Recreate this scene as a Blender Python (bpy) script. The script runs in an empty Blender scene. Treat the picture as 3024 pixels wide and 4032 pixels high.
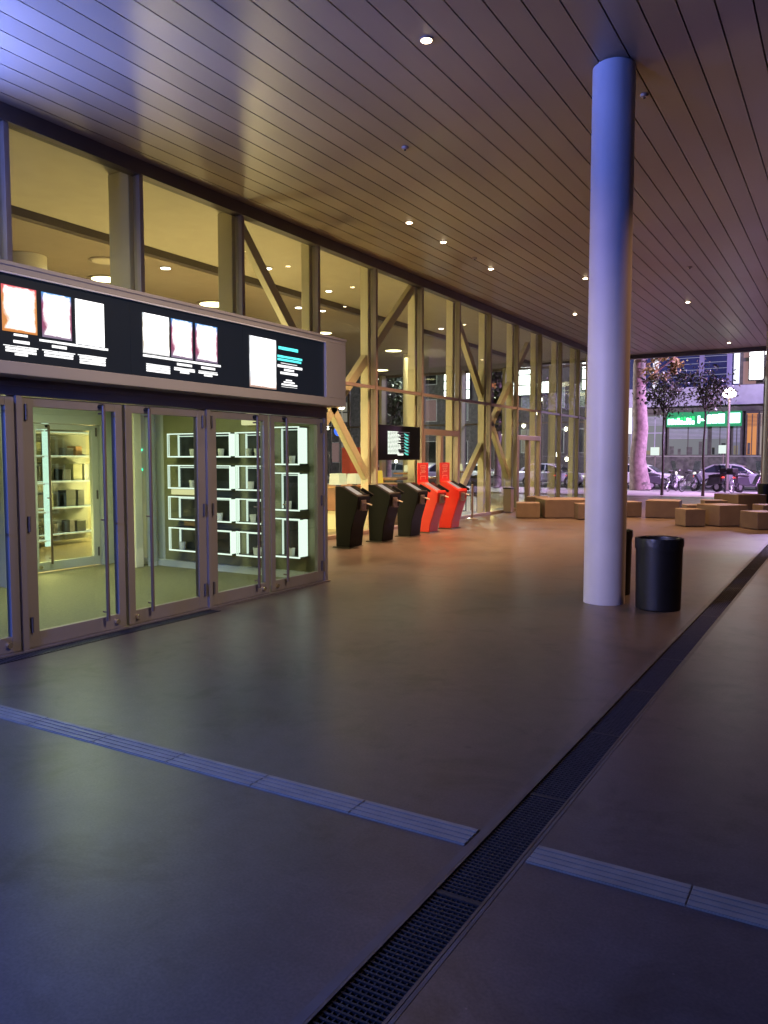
import bpy, bmesh, math, random
from mathutils import Vector, Matrix
random.seed(7)
sc = bpy.context.scene
COL = sc.collection
R = math.radians

# ------------------------------------------------------------------ materials
def new_mat(name):
    m = bpy.data.materials.new(name); m.use_nodes = True
    return m, m.node_tree.nodes, m.node_tree.links, m.node_tree.nodes['Principled BSDF']

def mat(name, col, rough=0.5, metal=0.0, spec=0.5, var=0.0, scale=3.0, bump=0.0, bscale=40.0, rvar=0.0, coat=0.0):
    m, N, L, b = new_mat(name)
    b.inputs['Base Color'].default_value = (*col, 1)
    b.inputs['Roughness'].default_value = rough
    b.inputs['Metallic'].default_value = metal
    b.inputs['Specular IOR Level'].default_value = spec
    b.inputs['Coat Weight'].default_value = coat
    if var or rvar or bump:
        tc = N.new('ShaderNodeTexCoord')
    if var or rvar:
        n = N.new('ShaderNodeTexNoise'); n.inputs['Scale'].default_value = scale
        n.inputs['Detail'].default_value = 6; n.inputs['Roughness'].default_value = .5
        L.new(tc.outputs['Object'], n.inputs['Vector'])
        if var:
            mr = N.new('ShaderNodeMapRange'); mr.inputs['From Min'].default_value = .3; mr.inputs['From Max'].default_value = .7
            mr.inputs['To Min'].default_value = 1 - var; mr.inputs['To Max'].default_value = 1 + var
            L.new(n.outputs['Fac'], mr.inputs['Value'])
            mx = N.new('ShaderNodeVectorMath'); mx.operation = 'SCALE'
            mx.inputs[0].default_value = col
            L.new(mr.outputs['Result'], mx.inputs['Scale']); L.new(mx.outputs['Vector'], b.inputs['Base Color'])
        if rvar:
            mr2 = N.new('ShaderNodeMapRange'); mr2.inputs['From Min'].default_value = .3; mr2.inputs['From Max'].default_value = .7
            mr2.inputs['To Min'].default_value = max(.02, rough - rvar); mr2.inputs['To Max'].default_value = rough + rvar
            L.new(n.outputs['Fac'], mr2.inputs['Value']); L.new(mr2.outputs['Result'], b.inputs['Roughness'])
    if bump:
        n2 = N.new('ShaderNodeTexNoise'); n2.inputs['Scale'].default_value = bscale; n2.inputs['Detail'].default_value = 4
        L.new(tc.outputs['Object'], n2.inputs['Vector'])
        bp = N.new('ShaderNodeBump'); bp.inputs['Strength'].default_value = bump; bp.inputs['Distance'].default_value = .01
        L.new(n2.outputs['Fac'], bp.inputs['Height']); L.new(bp.outputs['Normal'], b.inputs['Normal'])
    return m

def emis(name, col, strength, base=(.02, .02, .02)):
    m, N, L, b = new_mat(name)
    b.inputs['Base Color'].default_value = (*base, 1)
    b.inputs['Emission Color'].default_value = (*col, 1)
    b.inputs['Emission Strength'].default_value = strength
    b.inputs['Roughness'].default_value = .4
    return m

def glass(name, tint=(.92, .95, .93), ior=1.5, rough=.015):
    m = bpy.data.materials.new(name); m.use_nodes = True
    N, L = m.node_tree.nodes, m.node_tree.links; N.clear()
    o = N.new('ShaderNodeOutputMaterial'); mix = N.new('ShaderNodeMixShader')
    t = N.new('ShaderNodeBsdfTransparent'); t.inputs['Color'].default_value = (*tint, 1)
    g = N.new('ShaderNodeBsdfGlossy'); g.inputs['Roughness'].default_value = rough
    f = N.new('ShaderNodeFresnel'); ge = N.new('ShaderNodeNewGeometry'); mi = N.new('ShaderNodeMapRange')
    mi.inputs['To Min'].default_value = ior; mi.inputs['To Max'].default_value = 1 / ior      # same reflectance from both sides of a thin pane
    L.new(ge.outputs['Backfacing'], mi.inputs['Value']); L.new(mi.outputs['Result'], f.inputs['IOR'])
    L.new(f.outputs['Fac'], mix.inputs['Fac']); L.new(t.outputs['BSDF'], mix.inputs[1]); L.new(g.outputs['BSDF'], mix.inputs[2])
    L.new(mix.outputs['Shader'], o.inputs['Surface'])
    return m

def floor_mat():
    m, N, L, b = new_mat('polished_concrete')
    tc = N.new('ShaderNodeTexCoord')
    n1 = N.new('ShaderNodeTexNoise'); n1.inputs['Scale'].default_value = .55; n1.inputs['Detail'].default_value = 9; n1.inputs['Roughness'].default_value = .66
    n2 = N.new('ShaderNodeTexNoise'); n2.inputs['Scale'].default_value = 7.0; n2.inputs['Detail'].default_value = 8; n2.inputs['Roughness'].default_value = .7
    n3 = N.new('ShaderNodeTexNoise'); n3.inputs['Scale'].default_value = 85.0; n3.inputs['Detail'].default_value = 3
    v = N.new('ShaderNodeTexVoronoi'); v.inputs['Scale'].default_value = 1.9; v.inputs['Randomness'].default_value = 1
    for n in (n1, n2, n3, v): L.new(tc.outputs['Object'], n.inputs['Vector'])
    def mr(src, a, bb, c, d):
        x = N.new('ShaderNodeMapRange'); x.inputs['From Min'].default_value = a; x.inputs['From Max'].default_value = bb
        x.inputs['To Min'].default_value = c; x.inputs['To Max'].default_value = d; L.new(src, x.inputs['Value']); return x.outputs['Result']
    def mul(p, q):
        x = N.new('ShaderNodeMath'); x.operation = 'MULTIPLY'; L.new(p, x.inputs[0]); L.new(q, x.inputs[1]); return x.outputs[0]
    a = mr(n1.outputs['Fac'], .3, .7, .74, 1.26); c = mr(n2.outputs['Fac'], .3, .72, .80, 1.14); d = mr(n3.outputs['Fac'], .3, .7, .80, 1.2)
    v2 = N.new('ShaderNodeTexVoronoi'); v2.inputs['Scale'].default_value = 3.7; L.new(tc.outputs['Object'], v2.inputs['Vector'])
    spots = mul(mr(v.outputs['Distance'], .02, .05, .55, 1.0), mr(v2.outputs['Distance'], .012, .022, 2.0, 1.0))
    n4 = N.new('ShaderNodeTexNoise'); n4.inputs['Scale'].default_value = 1.7; n4.inputs['Detail'].default_value = 12; n4.inputs['Roughness'].default_value = .72; n4.inputs['Distortion'].default_value = .6
    L.new(tc.outputs['Object'], n4.inputs['Vector'])
    s = mul(mul(mul(mul(a, c), d), spots), mr(n4.outputs['Fac'], .52, .66, 1.08, .60))
    vs = N.new('ShaderNodeVectorMath'); vs.operation = 'SCALE'; vs.inputs[0].default_value = (.088, .071, .060)
    L.new(s, vs.inputs['Scale']); L.new(vs.outputs['Vector'], b.inputs['Base Color'])
    rr = mr(n1.outputs['Fac'], .3, .7, .32, .41); L.new(rr, b.inputs['Roughness'])
    b.inputs['Specular IOR Level'].default_value = .5
    return m

def poster(name, edge, top, bottom, strength=4.0, thr=(.30, .62)):
    """a glowing cinema poster: white-hot centre, coloured blotchy borders"""
    m, N, L, b = new_mat(name)
    tc = N.new('ShaderNodeTexCoord'); sep = N.new('ShaderNodeSeparateXYZ'); L.new(tc.outputs['Generated'], sep.inputs[0])
    n = N.new('ShaderNodeTexNoise'); n.inputs['Scale'].default_value = 2.6; n.inputs['Detail'].default_value = 6; L.new(tc.outputs['Generated'], n.inputs['Vector'])
    def M(op, a, bb=None, v=None):
        x = N.new('ShaderNodeMath'); x.operation = op
        L.new(a, x.inputs[0])
        if bb is not None: L.new(bb, x.inputs[1])
        elif v is not None: x.inputs[1].default_value = v
        return x.outputs[0]
    u = M('ABSOLUTE', M('MULTIPLY', M('SUBTRACT', sep.outputs['Y'], v=.5), v=2.0))
    w = M('ABSOLUTE', M('MULTIPLY', M('SUBTRACT', sep.outputs['Z'], v=.52), v=2.0))
    e = M('MAXIMUM', M('POWER', u, v=5.0), M('POWER', w, v=9.0))
    e = M('ADD', M('MULTIPLY', e, v=.75), M('MULTIPLY', M('SUBTRACT', n.outputs['Fac'], v=.42), v=1.5))
    ramp = N.new('ShaderNodeMapRange'); ramp.inputs['From Min'].default_value = thr[0]; ramp.inputs['From Max'].default_value = thr[1]
    L.new(e, ramp.inputs['Value'])
    gz = N.new('ShaderNodeValToRGB'); cr = gz.color_ramp
    cr.elements[0].position = 0; cr.elements[0].color = (*bottom, 1)
    cr.elements[1].position = 1; cr.elements[1].color = (*top, 1)
    el = cr.elements.new(.22); el.color = (*edge, 1); el2 = cr.elements.new(.74); el2.color = (*edge, 1)
    L.new(sep.outputs['Z'], gz.inputs['Fac'])
    mx = N.new('ShaderNodeMix'); mx.data_type = 'RGBA'
    mx.inputs['A'].default_value = (1, .98, .97, 1)
    L.new(ramp.outputs['Result'], mx.inputs['Factor']); L.new(gz.outputs['Color'], mx.inputs['B'])
    ms = N.new('ShaderNodeMapRange'); ms.inputs['To Min'].default_value = strength*.5; ms.inputs['To Max'].default_value = .9
    L.new(ramp.outputs['Result'], ms.inputs['Value'])
    L.new(mx.outputs['Result'], b.inputs['Emission Color']); L.new(ms.outputs['Result'], b.inputs['Emission Strength'])
    b.inputs['Base Color'].default_value = (.02, .02, .02, 1)
    return m

M = {}
M['floor'] = floor_mat()
M['strip'] = mat('pale_guide_tile', (.31, .265, .185), .5, var=.12, scale=9, bump=.15)
M['grate'] = mat('dark_cast_grate', (.032, .03, .03), .6, metal=.3, var=.3, scale=30)
M['steel_edge'] = mat('worn_steel_edge', (.10, .095, .09), .45, metal=.5, var=.25, scale=14)
M['void'] = mat('black_void', (.008, .008, .008), .9)
M['board'] = mat('painted_ceiling_board', (.265, .208, .148), .38, var=.05, scale=.7, rvar=.05, spec=.5)
M['frame'] = mat('mauve_brown_aluminium', (.28, .24, .22), .42, metal=.25, var=.06, scale=2)
m_ = M['board']; N_, L_ = m_.node_tree.nodes, m_.node_tree.links; b_ = N_['Principled BSDF']
tc_ = N_.new('ShaderNodeTexCoord'); sp_ = N_.new('ShaderNodeSeparateXYZ'); L_.new(tc_.outputs['Object'], sp_.inputs[0])
d_ = N_.new('ShaderNodeMath'); d_.operation = 'DIVIDE'; d_.inputs[1].default_value = .305; a_ = N_.new('ShaderNodeMath'); a_.operation = 'ADD'; a_.inputs[1].default_value = 2.14
L_.new(sp_.outputs['X'], a_.inputs[0]); L_.new(a_.outputs[0], d_.inputs[0])
f_ = N_.new('ShaderNodeMath'); f_.operation = 'FLOOR'; L_.new(d_.outputs[0], f_.inputs[0])
wn_ = N_.new('ShaderNodeTexWhiteNoise'); wn_.noise_dimensions = '1D'; L_.new(f_.outputs[0], wn_.inputs['W'])
mr_ = N_.new('ShaderNodeMapRange'); mr_.inputs['To Min'].default_value = .88; mr_.inputs['To Max'].default_value = 1.1; L_.new(wn_.outputs['Value'], mr_.inputs['Value'])
sc_ = N_.new('ShaderNodeVectorMath'); sc_.operation = 'SCALE'; old_ = b_.inputs['Base Color'].links[0].from_socket
L_.new(old_, sc_.inputs[0]); L_.new(mr_.outputs['Result'], sc_.inputs['Scale']); L_.new(sc_.outputs['Vector'], b_.inputs['Base Color'])
M['header'] = mat('dark_header_steel', (.10, .085, .08), .45, metal=.2, var=.08)
M['fascia'] = mat('fascia_aluminium', (.42, .375, .335), .42, metal=.15, var=.05, scale=1.5)
M['glass'] = glass('clear_glazing')
M['door_glass'] = glass('door_glazing', (.9, .95, .9))
M['fin'] = mat('cream_painted_steel', (.74, .70, .52), .45, var=.05, scale=2)
M['column'] = mat('pale_painted_column', (.62, .60, .60), .5, var=.05, scale=2.0, bump=.08, bscale=60)
M['blackplastic'] = mat('black_bin_plastic', (.006, .006, .007), .5, var=.3, scale=12)
M['bag'] = mat('black_bin_liner', (.011, .011, .013), .4, bump=.6, bscale=18)
M['kblack'] = mat('black_kiosk_steel', (.005, .0075, .008), .55, spec=.22, var=.15, scale=5)
M['kred'] = mat('red_kiosk_steel', (.62, .035, .02), .38, var=.06, scale=5)
M['kbase'] = mat('kiosk_base_plate', (.09, .085, .08), .4, metal=.6)
M['chrome'] = mat('brushed_card_reader', (.45, .40, .36), .3, metal=.8, var=.15, scale=20)
M['kscreen'] = emis('kiosk_touchscreen_glow', (.72, .78, .72), .42)
M['pinkmark'] = mat('faded_sign_lettering', (.86, .38, .30), .5)
M['stone'] = mat('cast_stone_seat', (.165, .135, .10), .7, var=.12, scale=4, bump=.2, bscale=70)
M['lobbyfloor'] = mat('lobby_floor_timber', (.33, .27, .15), .32, var=.12, scale=3)
M['lobbyceil'] = mat('lobby_ceiling_cream', (.45, .41, .31), .6, var=.04)
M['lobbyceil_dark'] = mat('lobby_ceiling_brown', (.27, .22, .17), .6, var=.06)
M['strip_white'] = mat('pale_trim_strip', (.75, .72, .70), .35)
M['handle'] = mat('bronze_pull_bar', (.17, .12, .085), .4, metal=.3)
M['black'] = mat('matt_black', (.012, .012, .012), .5)
M['screenblack'] = mat('black_screen_glass', (.006, .008, .012), .12, spec=.6)
M['white_text'] = emis('lit_white_caption', (1, 1, 1), 1.6)
M['cyan_text'] = emis('lit_cyan_caption', (.12, .95, .92), 1.5)
M['grey_frame'] = mat('pale_inner_frame', (.52, .54, .50), .4, var=.04)
M['wall_green'] = mat('pale_grey_wall', (.50, .52, .46), .6, var=.04)
M['olive'] = mat('olive_backing', (.26, .25, .12), .5, var=.1)
M['lit_edge'] = emis('lit_case_edge', (.88, 1, .92), 1.5)
M['lit_dim'] = emis('dim_case_edge', (.85, 1, .9), 1.1)
M['case_dark'] = mat('dark_case_shelf', (.05, .055, .05), .4)
M['case_back'] = mat('dark_case_back', (.014, .017, .016), .3, var=.5, scale=9)
M['paper'] = mat('white_paper_cup', (.62, .62, .55), .6)
M['brass'] = mat('brass_lock', (.72, .62, .42), .25, metal=.9)
M['orange_wood'] = mat('orange_wood', (.36, .17, .055), .45, var=.15, scale=6)
M['brown_wood'] = mat('red_brown_panel', (.23, .085, .04), .4, var=.12, scale=5)
M['lamp_warm'] = emis('warm_lamp_disc', (1, .80, .52), 22)
M['lamp_white'] = emis('white_lamp_disc', (1, .90, .72), 16)
M['lamp_yellow'] = emis('yellow_disc_lamp', (1, .88, .45), 7)
M['lamp_off'] = mat('unlit_disc_lamp', (.62, .56, .45), .5)
M['shade'] = emis('glowing_lamp_shade', (1, .93, .50), .95)
M['shade2'] = emis('amber_lamp_shade', (1, .66, .07), .95)
M['trim'] = mat('lamp_trim_ring', (.40, .33, .28), .35, metal=.4)
M['asphalt'] = mat('asphalt', (.055, .052, .052), .75, var=.25, scale=6, bump=.3, bscale=120)
M['pave'] = mat('pavement_slabs', (.48, .43, .42), .6, var=.12, scale=3, bump=.15)
M['kerb'] = mat('kerb_stone', (.34, .32, .31), .65, var=.1)
M['bark'] = mat('plane_bark', (.34, .25, .25), .8, var=.35, scale=5, bump=.8, bscale=14)
M['bark2'] = mat('thin_dark_bark', (.06, .05, .045), .8, var=.2)
M['leaf_dark'] = mat('dark_leaves', (.10, .11, .075), .5, var=.4, scale=2)
M['leaf_yellow'] = mat('autumn_leaves', (.34, .27, .10), .5, var=.4, scale=2)
M['facade'] = mat('lavender_render', (.46, .42, .58), .7, var=.08)
M['podium'] = mat('mottled_stone_podium', (.13, .12, .115), .8, var=.4, scale=4)
M['blueglass'] = mat('blue_curtain_glass', (.03, .035, .12), .2, var=.3, scale=.6)
M['gridline'] = emis('pale_lit_grid_line', (.62, .62, .95), .42)
M['tube'] = emis('white_light_tube', (.82, .82, 1), 1.6)
M['bigsign'] = emis('white_light_sign', (1, 1, 1), 8)
M['green_glow'] = emis('green_sign_board', (.0, .34, .13), 1.0)
M['green_txt'] = emis('green_white_letters', (.45, 1, .72), 5.5)
M['green_txt2'] = emis('green_letters', (.02, .85, .18), 2)
M['shopglow'] = emis('dim_shop_window', (.33, .40, .38), .30, base=(.1, .1, .1))
M['shopblue'] = emis('bluish_shop_window', (.36, .38, .52), .30, base=(.1, .1, .1))
M['orangeglow'] = emis('orange_shop_window', (.95, .36, .08), .75)
M['creamglow'] = emis('cream_shop_window', (.80, .66, .55), .45)
M['pinkglow'] = emis('pink_lit_window', (.75, .42, .42), .42)
M['whiteglow'] = emis('white_lit_window', (1, .96, .98), 1.5)
M['darkwall'] = mat('dark_brick_wall', (.11, .095, .09), .8, var=.25, scale=4)
M['carwhite'] = mat('white_car_paint', (.72, .70, .74), .28, coat=.4)
M['carpurple'] = mat('silver_car_paint', (.38, .36, .42), .3, metal=.4, coat=.4)
M['cardark'] = mat('dark_car_paint', (.05, .05, .06), .28, coat=.4)
M['carglass'] = mat('car_glass', (.02, .025, .035), .08, spec=.7)
M['tyre'] = mat('tyre_rubber', (.015, .015, .015), .7)
M['rim'] = mat('alloy_rim', (.45, .45, .47), .3, metal=.8)
M['headlamp'] = emis('car_headlight', (1, .95, .9), 1.6)
M['taillamp'] = emis('red_tail_light', (1, .06, .05), 3.0)
M['screenlens'] = glass('scooter_windscreen', (.75, .85, .8))
M['redpanel'] = mat('dark_red_panel', (.26, .03, .03), .5, var=.2)
M['bluesign'] = emis('blue_round_sign', (.05, .16, 1), 2.2)
M['orangesign'] = emis('orange_lit_sign', (.95, .25, .08), .8)
M['pole'] = mat('grey_lamp_pole', (.20, .17, .15), .5, metal=.3)
M['streetlamp'] = emis('street_lamp_glow', (1, .86, .66), 24)

# ------------------------------------------------------------------ mesh builder
class MB:
    def __init__(s): s.v = []; s.f = []
    def add(s, vs, fs):
        o = len(s.v); s.v += [tuple(p) for p in vs]; s.f += [tuple(i + o for i in f) for f in fs]; return s
    def box(s, x0, x1, y0, y1, z0, z1):
        x0, x1 = min(x0, x1), max(x0, x1); y0, y1 = min(y0, y1), max(y0, y1); z0, z1 = min(z0, z1), max(z0, z1)
        return s.add([(x0,y0,z0),(x1,y0,z0),(x1,y1,z0),(x0,y1,z0),(x0,y0,z1),(x1,y0,z1),(x1,y1,z1),(x0,y1,z1)],
                     [(0,3,2,1),(4,5,6,7),(0,1,5,4),(1,2,6,5),(2,3,7,6),(3,0,4,7)])
    def obox(s, c, size, M3):
        hx, hy, hz = (q / 2 for q in size)
        vs = [Vector(c) + M3 @ Vector(p) for p in [(-hx,-hy,-hz),(hx,-hy,-hz),(hx,hy,-hz),(-hx,hy,-hz),(-hx,-hy,hz),(hx,-hy,hz),(hx,hy,hz),(-hx,hy,hz)]]
        return s.add(vs, [(0,3,2,1),(4,5,6,7),(0,1,5,4),(1,2,6,5),(2,3,7,6),(3,0,4,7)])
    def bar(s, p, q, w, d, up=(1, 0, 0)):
        """square bar from p to q; w across, d along `up`"""
        p, q = Vector(p), Vector(q); z = (q - p).normalized(); x = Vector(up); x = (x - z * x.dot(z)).normalized(); y = z.cross(x)
        return s.obox((p + q) / 2, (d, w, (q - p).length), Matrix((x, y, z)).transposed())
    def prism(s, prof, axis, a0, a1):
        n = len(prof)
        def pt(u, v, a): return {'y': (u, a, v), 'x': (a, u, v), 'z': (u, v, a)}[axis]
        vs = [pt(u, v, a0) for u, v in prof] + [pt(u, v, a1) for u, v in prof]
        fs = [tuple(range(n)), tuple(range(2*n-1, n-1, -1))] + [(i, i+n, (i+1) % n + n, (i+1) % n) for i in range(n)]
        return s.add(vs, fs)
    def tube(s, pts, rad, n=10, caps=True):
        pts = [Vector(p) for p in pts]; rad = rad if isinstance(rad, (list, tuple)) else [rad] * len(pts)
        vs, fs = [], []
        for i, p in enumerate(pts):
            t = (pts[min(i+1, len(pts)-1)] - pts[max(i-1, 0)]).normalized()
            a = Vector((0, 0, 1)) if abs(t.z) < .9 else Vector((1, 0, 0))
            x = t.cross(a).normalized(); y = t.cross(x)
            vs += [p + (x * math.cos(2*math.pi*k/n) + y * math.sin(2*math.pi*k/n)) * rad[i] for k in range(n)]
        for i in range(len(pts) - 1):
            fs += [(i*n+k, i*n+(k+1) % n, (i+1)*n+(k+1) % n, (i+1)*n+k) for k in range(n)]
        if caps: fs += [tuple(range(n-1, -1, -1)), tuple((len(pts)-1)*n + k for k in range(n))]
        return s.add(vs, fs)
    def lathe(s, prof, c=(0, 0, 0), n=32):
        vs, fs = [], []; m = len(prof)
        for r, z in prof:
            vs += [(c[0] + r*math.cos(2*math.pi*k/n), c[1] + r*math.sin(2*math.pi*k/n), c[2] + z) for k in range(n)]
        for i in range(m - 1):
            fs += [(i*n+k, i*n+(k+1) % n, (i+1)*n+(k+1) % n, (i+1)*n+k) for k in range(n)]
        fs += [tuple(range(n-1, -1, -1)), tuple((m-1)*n + k for k in range(n))]
        return s.add(vs, fs)
    def build(s, name, m, parent=None, smooth=False, bevel=0.0, local=False):
        me = bpy.data.meshes.new(name)
        vs = s.v
        if parent is not None and not local:
            o = root_loc(parent); vs = [(a-o[0], b-o[1], c-o[2]) for a, b, c in vs]
        me.from_pydata(vs, [], s.f); me.validate()
        bm = bmesh.new(); bm.from_mesh(me); bmesh.ops.recalc_face_normals(bm, faces=bm.faces); bm.to_mesh(me); bm.free()
        me.materials.append(M[m] if isinstance(m, str) else m)
        if smooth:
            for p in me.polygons: p.use_smooth = True
            try: me.set_sharp_from_angle(angle=R(38))
            except Exception: pass
        ob = bpy.data.objects.new(name, me); COL.objects.link(ob)
        if parent is not None: ob.parent = parent
        if bevel:
            b = ob.modifiers.new('bevel', 'BEVEL'); b.width = bevel; b.segments = 2; b.limit_method = 'ANGLE'; b.angle_limit = R(35)
        return ob

def root_loc(o):
    l = Vector((0, 0, 0))
    while o is not None: l += o.location; o = o.parent
    return l

def thing(name, label, cat, loc=(0, 0, 0), rz=0.0, group=None):
    o = bpy.data.objects.new(name, None); COL.objects.link(o); o.empty_display_size = .2
    o.location = loc; o.rotation_euler = (0, 0, rz); return tag(o, label, cat, group)
def tag(o, label, cat, group=None, kind=None):
    o['label'] = label; o['category'] = cat
    if group: o['group'] = group
    if kind: o['kind'] = kind
    return o
def struct(o): o['kind'] = 'structure'; return o
def copy_tree(o, parent=None):
    c = o.copy(); COL.objects.link(c); c.parent = parent
    for ch in list(o.children): copy_tree(ch, c)
    return c
def dup(o, label, loc, rz=None, group=None):
    c = copy_tree(o); c['label'] = label; c.location = loc
    if rz is not None: c.rotation_euler = (0, 0, rz)
    if group: c['group'] = group
    return c

# ------------------------------------------------------------------ camera
F, W, H = 1700.0, 1659.0, 2212.0
yaw, pitch = R(30.628), R(3.9706)
fw = Vector((-math.sin(yaw)*math.cos(pitch), math.cos(yaw)*math.cos(pitch), -math.sin(pitch)))
rt = Vector((math.cos(yaw), math.sin(yaw), 0)); up = rt.cross(fw)
cd = bpy.data.cameras.new('camera'); cam = bpy.data.objects.new('camera', cd); COL.objects.link(cam)
cam.matrix_world = Matrix.Translation((0, 0, 1.62)) @ Matrix((rt, up, -fw)).transposed().to_4x4()
cd.sensor_fit = 'VERTICAL'; cd.sensor_height = 24; cd.lens = 24 * F / H; cd.clip_end = 1500; cd.clip_start = .05
sc.camera = cam

# ------------------------------------------------------------------ ground
g = MB()
def sheet(b, x0, x1, y0, y1, z): b.add([(x0,y0,z),(x1,y0,z),(x1,y1,z),(x0,y1,z)], [(0,1,2,3)])
sheet(g, -600, 600, -600, 900, -.16); struct(g.build('ground', 'asphalt'))
DX0, DX1 = -1.282, -1.10             # drain slot
f = MB(); FY0, FY1 = -10, 34.3
for x0, x1 in ((-9.7, DX0-.048), (DX1+.03, 14)):
    f.box(x0, x1, FY0, FY1, -.12, 0)
f.box(DX0-.048, DX1+.03, FY0, FY1, -.16, -.13)
struct(f.build('plaza_floor', 'floor'))
f = MB(); f.box(-9.66, -5.97, -3.9, 8.36, .0005, .006); struct(f.build('entrance_matting', mat('olive_entrance_mat', (.16, .15, .08), .55, var=.2, scale=30, bump=.4, bscale=200)))
f = MB(); f.box(-30, 30, 34.3, 40.6, -.13, -.004); struct(f.build('pavement', 'pave'))
f = MB(); f.box(-30, 30, 40.6, 40.78, -.15, .0); f.box(-60, 30, 51.8, 52.0, -.15, 0.0); struct(f.build('kerb', 'kerb'))
f = MB(); f.box(-60, 30, 52.0, 57.2, -.15, -.006); struct(f.build('far_pavement', 'pave'))
f = MB(); f.box(-60, -30, 34.3, 40.78, -.15, -.012); struct(f.build('side_pavement', 'pave'))
f = MB(); sheet(f, -60, 60, 40.78, 51.8, -.152); struct(f.build('road', 'asphalt'))
f = MB(); f.box(-27, -9.7, -4, 33.2, -.12, 0.0); struct(f.build('lobby_floor', 'lobbyfloor'))

# drain
d = thing('floor_drain', 'long dark slotted drain grating set in the concrete floor', 'drain', (-1.2, 3, 0))
b = MB()
y = -.5
while y < 33.9:
    b.box(DX0, DX1, y, y+.008, -.03, -.004); y += .0245 if y < 9 else .049
for k in range(9):
    x = DX0 + .004 + k * (DX1-DX0-.012) / 8
    b.box(x, x+.005, -.5, 33.9, -.034, -.007)
yy = -.45
while yy < 33:
    b.box(DX0, DX1, yy-.009, yy+.009, -.03, -.0025); yy += 1.0
b.build('grating', 'grate', d)
b = MB(); b.box(DX0-.012, DX0-.001, -.5, 34, -.05, .003); b.box(DX1+.001, DX1+.012, -.5, 34, -.05, .003); b.build('edge_rail', 'steel_edge', d)
b = MB(); b.box(DX0-.047, DX0-.014, -.5, 34, -.1, .0015); b.box(DX1+.014, DX1+.029, -.5, 34, -.1, .0015)
b.build('edge_strip', mat('drain_edge_concrete', (.085, .078, .075), .45, var=.3, scale=5), d)
b = MB(); b.box(DX0, DX1, -.5, 34, -.12, -.10); b.build('channel', 'void', d)

# tactile guide strips
def guide(x0, x1, label):
    t = thing('guide_strip', label, 'guide strip', ((x0+x1)/2, 2.99, 0), group='pale ribbed guide strips across the floor')
    b = MB(); n = max(1, round((x1-x0)/.62)); w = (x1-x0)/n
    for k in range(n): b.box(x0+k*w+.0008, x0+(k+1)*w-.0008, 2.912, 3.072, -.02, .003)
    b.build('tile', 'strip', t, bevel=.002)
    b = MB()
    for k in range(n):
        for q in range(4):
            yy = 2.918 + q*.0395; b.box(x0+k*w+.003, x0+(k+1)*w-.003, yy, yy+.028, .003, .0075)
    b.build('rib', 'strip', t, bevel=.002)
guide(-5.4, DX0-.05, 'pale ribbed guide strip running from the entrance doors to the drain')
guide(DX1+.033, 3.2, 'pale ribbed guide strip starting on the outer side of the drain')

# ------------------------------------------------------------------ canopy
CZ = 5.8
b = MB(); x = -2.14 - .305*23
while x < 7:
    b.box(x+.008, x+.297, -9, 33.2, CZ, CZ+.03); x += .305
cl = struct(b.build('canopy_ceiling', 'board'))
b = MB(); b.box(-9.3, 7.2, -9, 33.2, CZ+.05, CZ+.5); o = b.build('canopy_deck', 'void', cl)
b = MB(); b.box(-26, 7.4, 33.2, 33.42, CZ-.16, CZ+.6); o = b.build('canopy_edge', 'header', cl)
b = MB(); b.box(7.0, 7.3, -9, 33.2, CZ-.16, CZ+.6); o = b.build('canopy_side_edge', 'header', cl)

# round columns
def column(x, y, label):
    b = MB(); b.lathe([(.225, 0), (.225, CZ-.02), (.2, CZ-.015), (.2, CZ+.02)], (x, y, 0), 48)
    return tag(b.build('round_column', 'column', None, smooth=True), label, 'column', 'round canopy columns')
column(-2.33, 8.78, 'tall round pale column beside the black bins')
column(-2.32, 29.2, 'distant round column at the far end of the canopy by the stone blocks')

# downlights
def downlight(name, label, x, y, z, r, m, grp, ring='trim'):
    t = thing(name, label, 'ceiling light', (x, y, z), group=grp)
    b = MB(); n = 24
    prof = [(r*1.25, .0), (r*1.25, -.012), (r*1.02, -.014), (r*1.0, .0)]
    b.lathe(prof, (x, y, z), n); b.build('trim_ring', ring, t, smooth=True)
    b = MB(); b.lathe([(r*.98, -.004), (r*.98, -.016), (r*.6, -.026), (r*.05, -.028)], (x, y, z), n); b.build('lens', m, t, smooth=True)
    return t
DL = [(-3.81, 7.27, 'round downlight in the ceiling nearest the top of the tall round column'),
      (-6.92, 12.57, 'downlight nearest the marquee screens, first of the row along the glass wall'),
      (-6.96, 14.02, 'second downlight of the row along the glass wall, above the black kiosks'),
      (-7.02, 16.51, 'third downlight of the row along the glass wall, above the red kiosks'),
      (-5.49, 18.5, 'downlight half hidden by the left edge of the tall round column'),
      (-7.08, 22.9, 'fourth downlight of the row along the glass wall, low beside the column'),
      (-3.93, 22.7, 'downlight alone on the purple tinted ceiling right of the column'),
      (-3.98, 31.4, 'downlight close to the dark far edge of the canopy')]
for x, y, lab in DL:
    downlight('canopy_downlight', lab, x, y, CZ, .055, 'lamp_warm', 'downlights in the canopy ceiling')
    l = bpy.data.lights.new('downlight_lamp', 'SPOT'); near = x > -4.5 and y < 10; l.energy = 200 if near else 2100; l.color = (1, .62, .42) if near else (1, .50, .25); l.spot_size = R(125 if near else 98); l.spot_blend = 1; l.shadow_soft_size = .05
    lo = bpy.data.objects.new('downlight_lamp', l); COL.objects.link(lo); lo.location = (x, y, CZ-.05)
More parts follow.
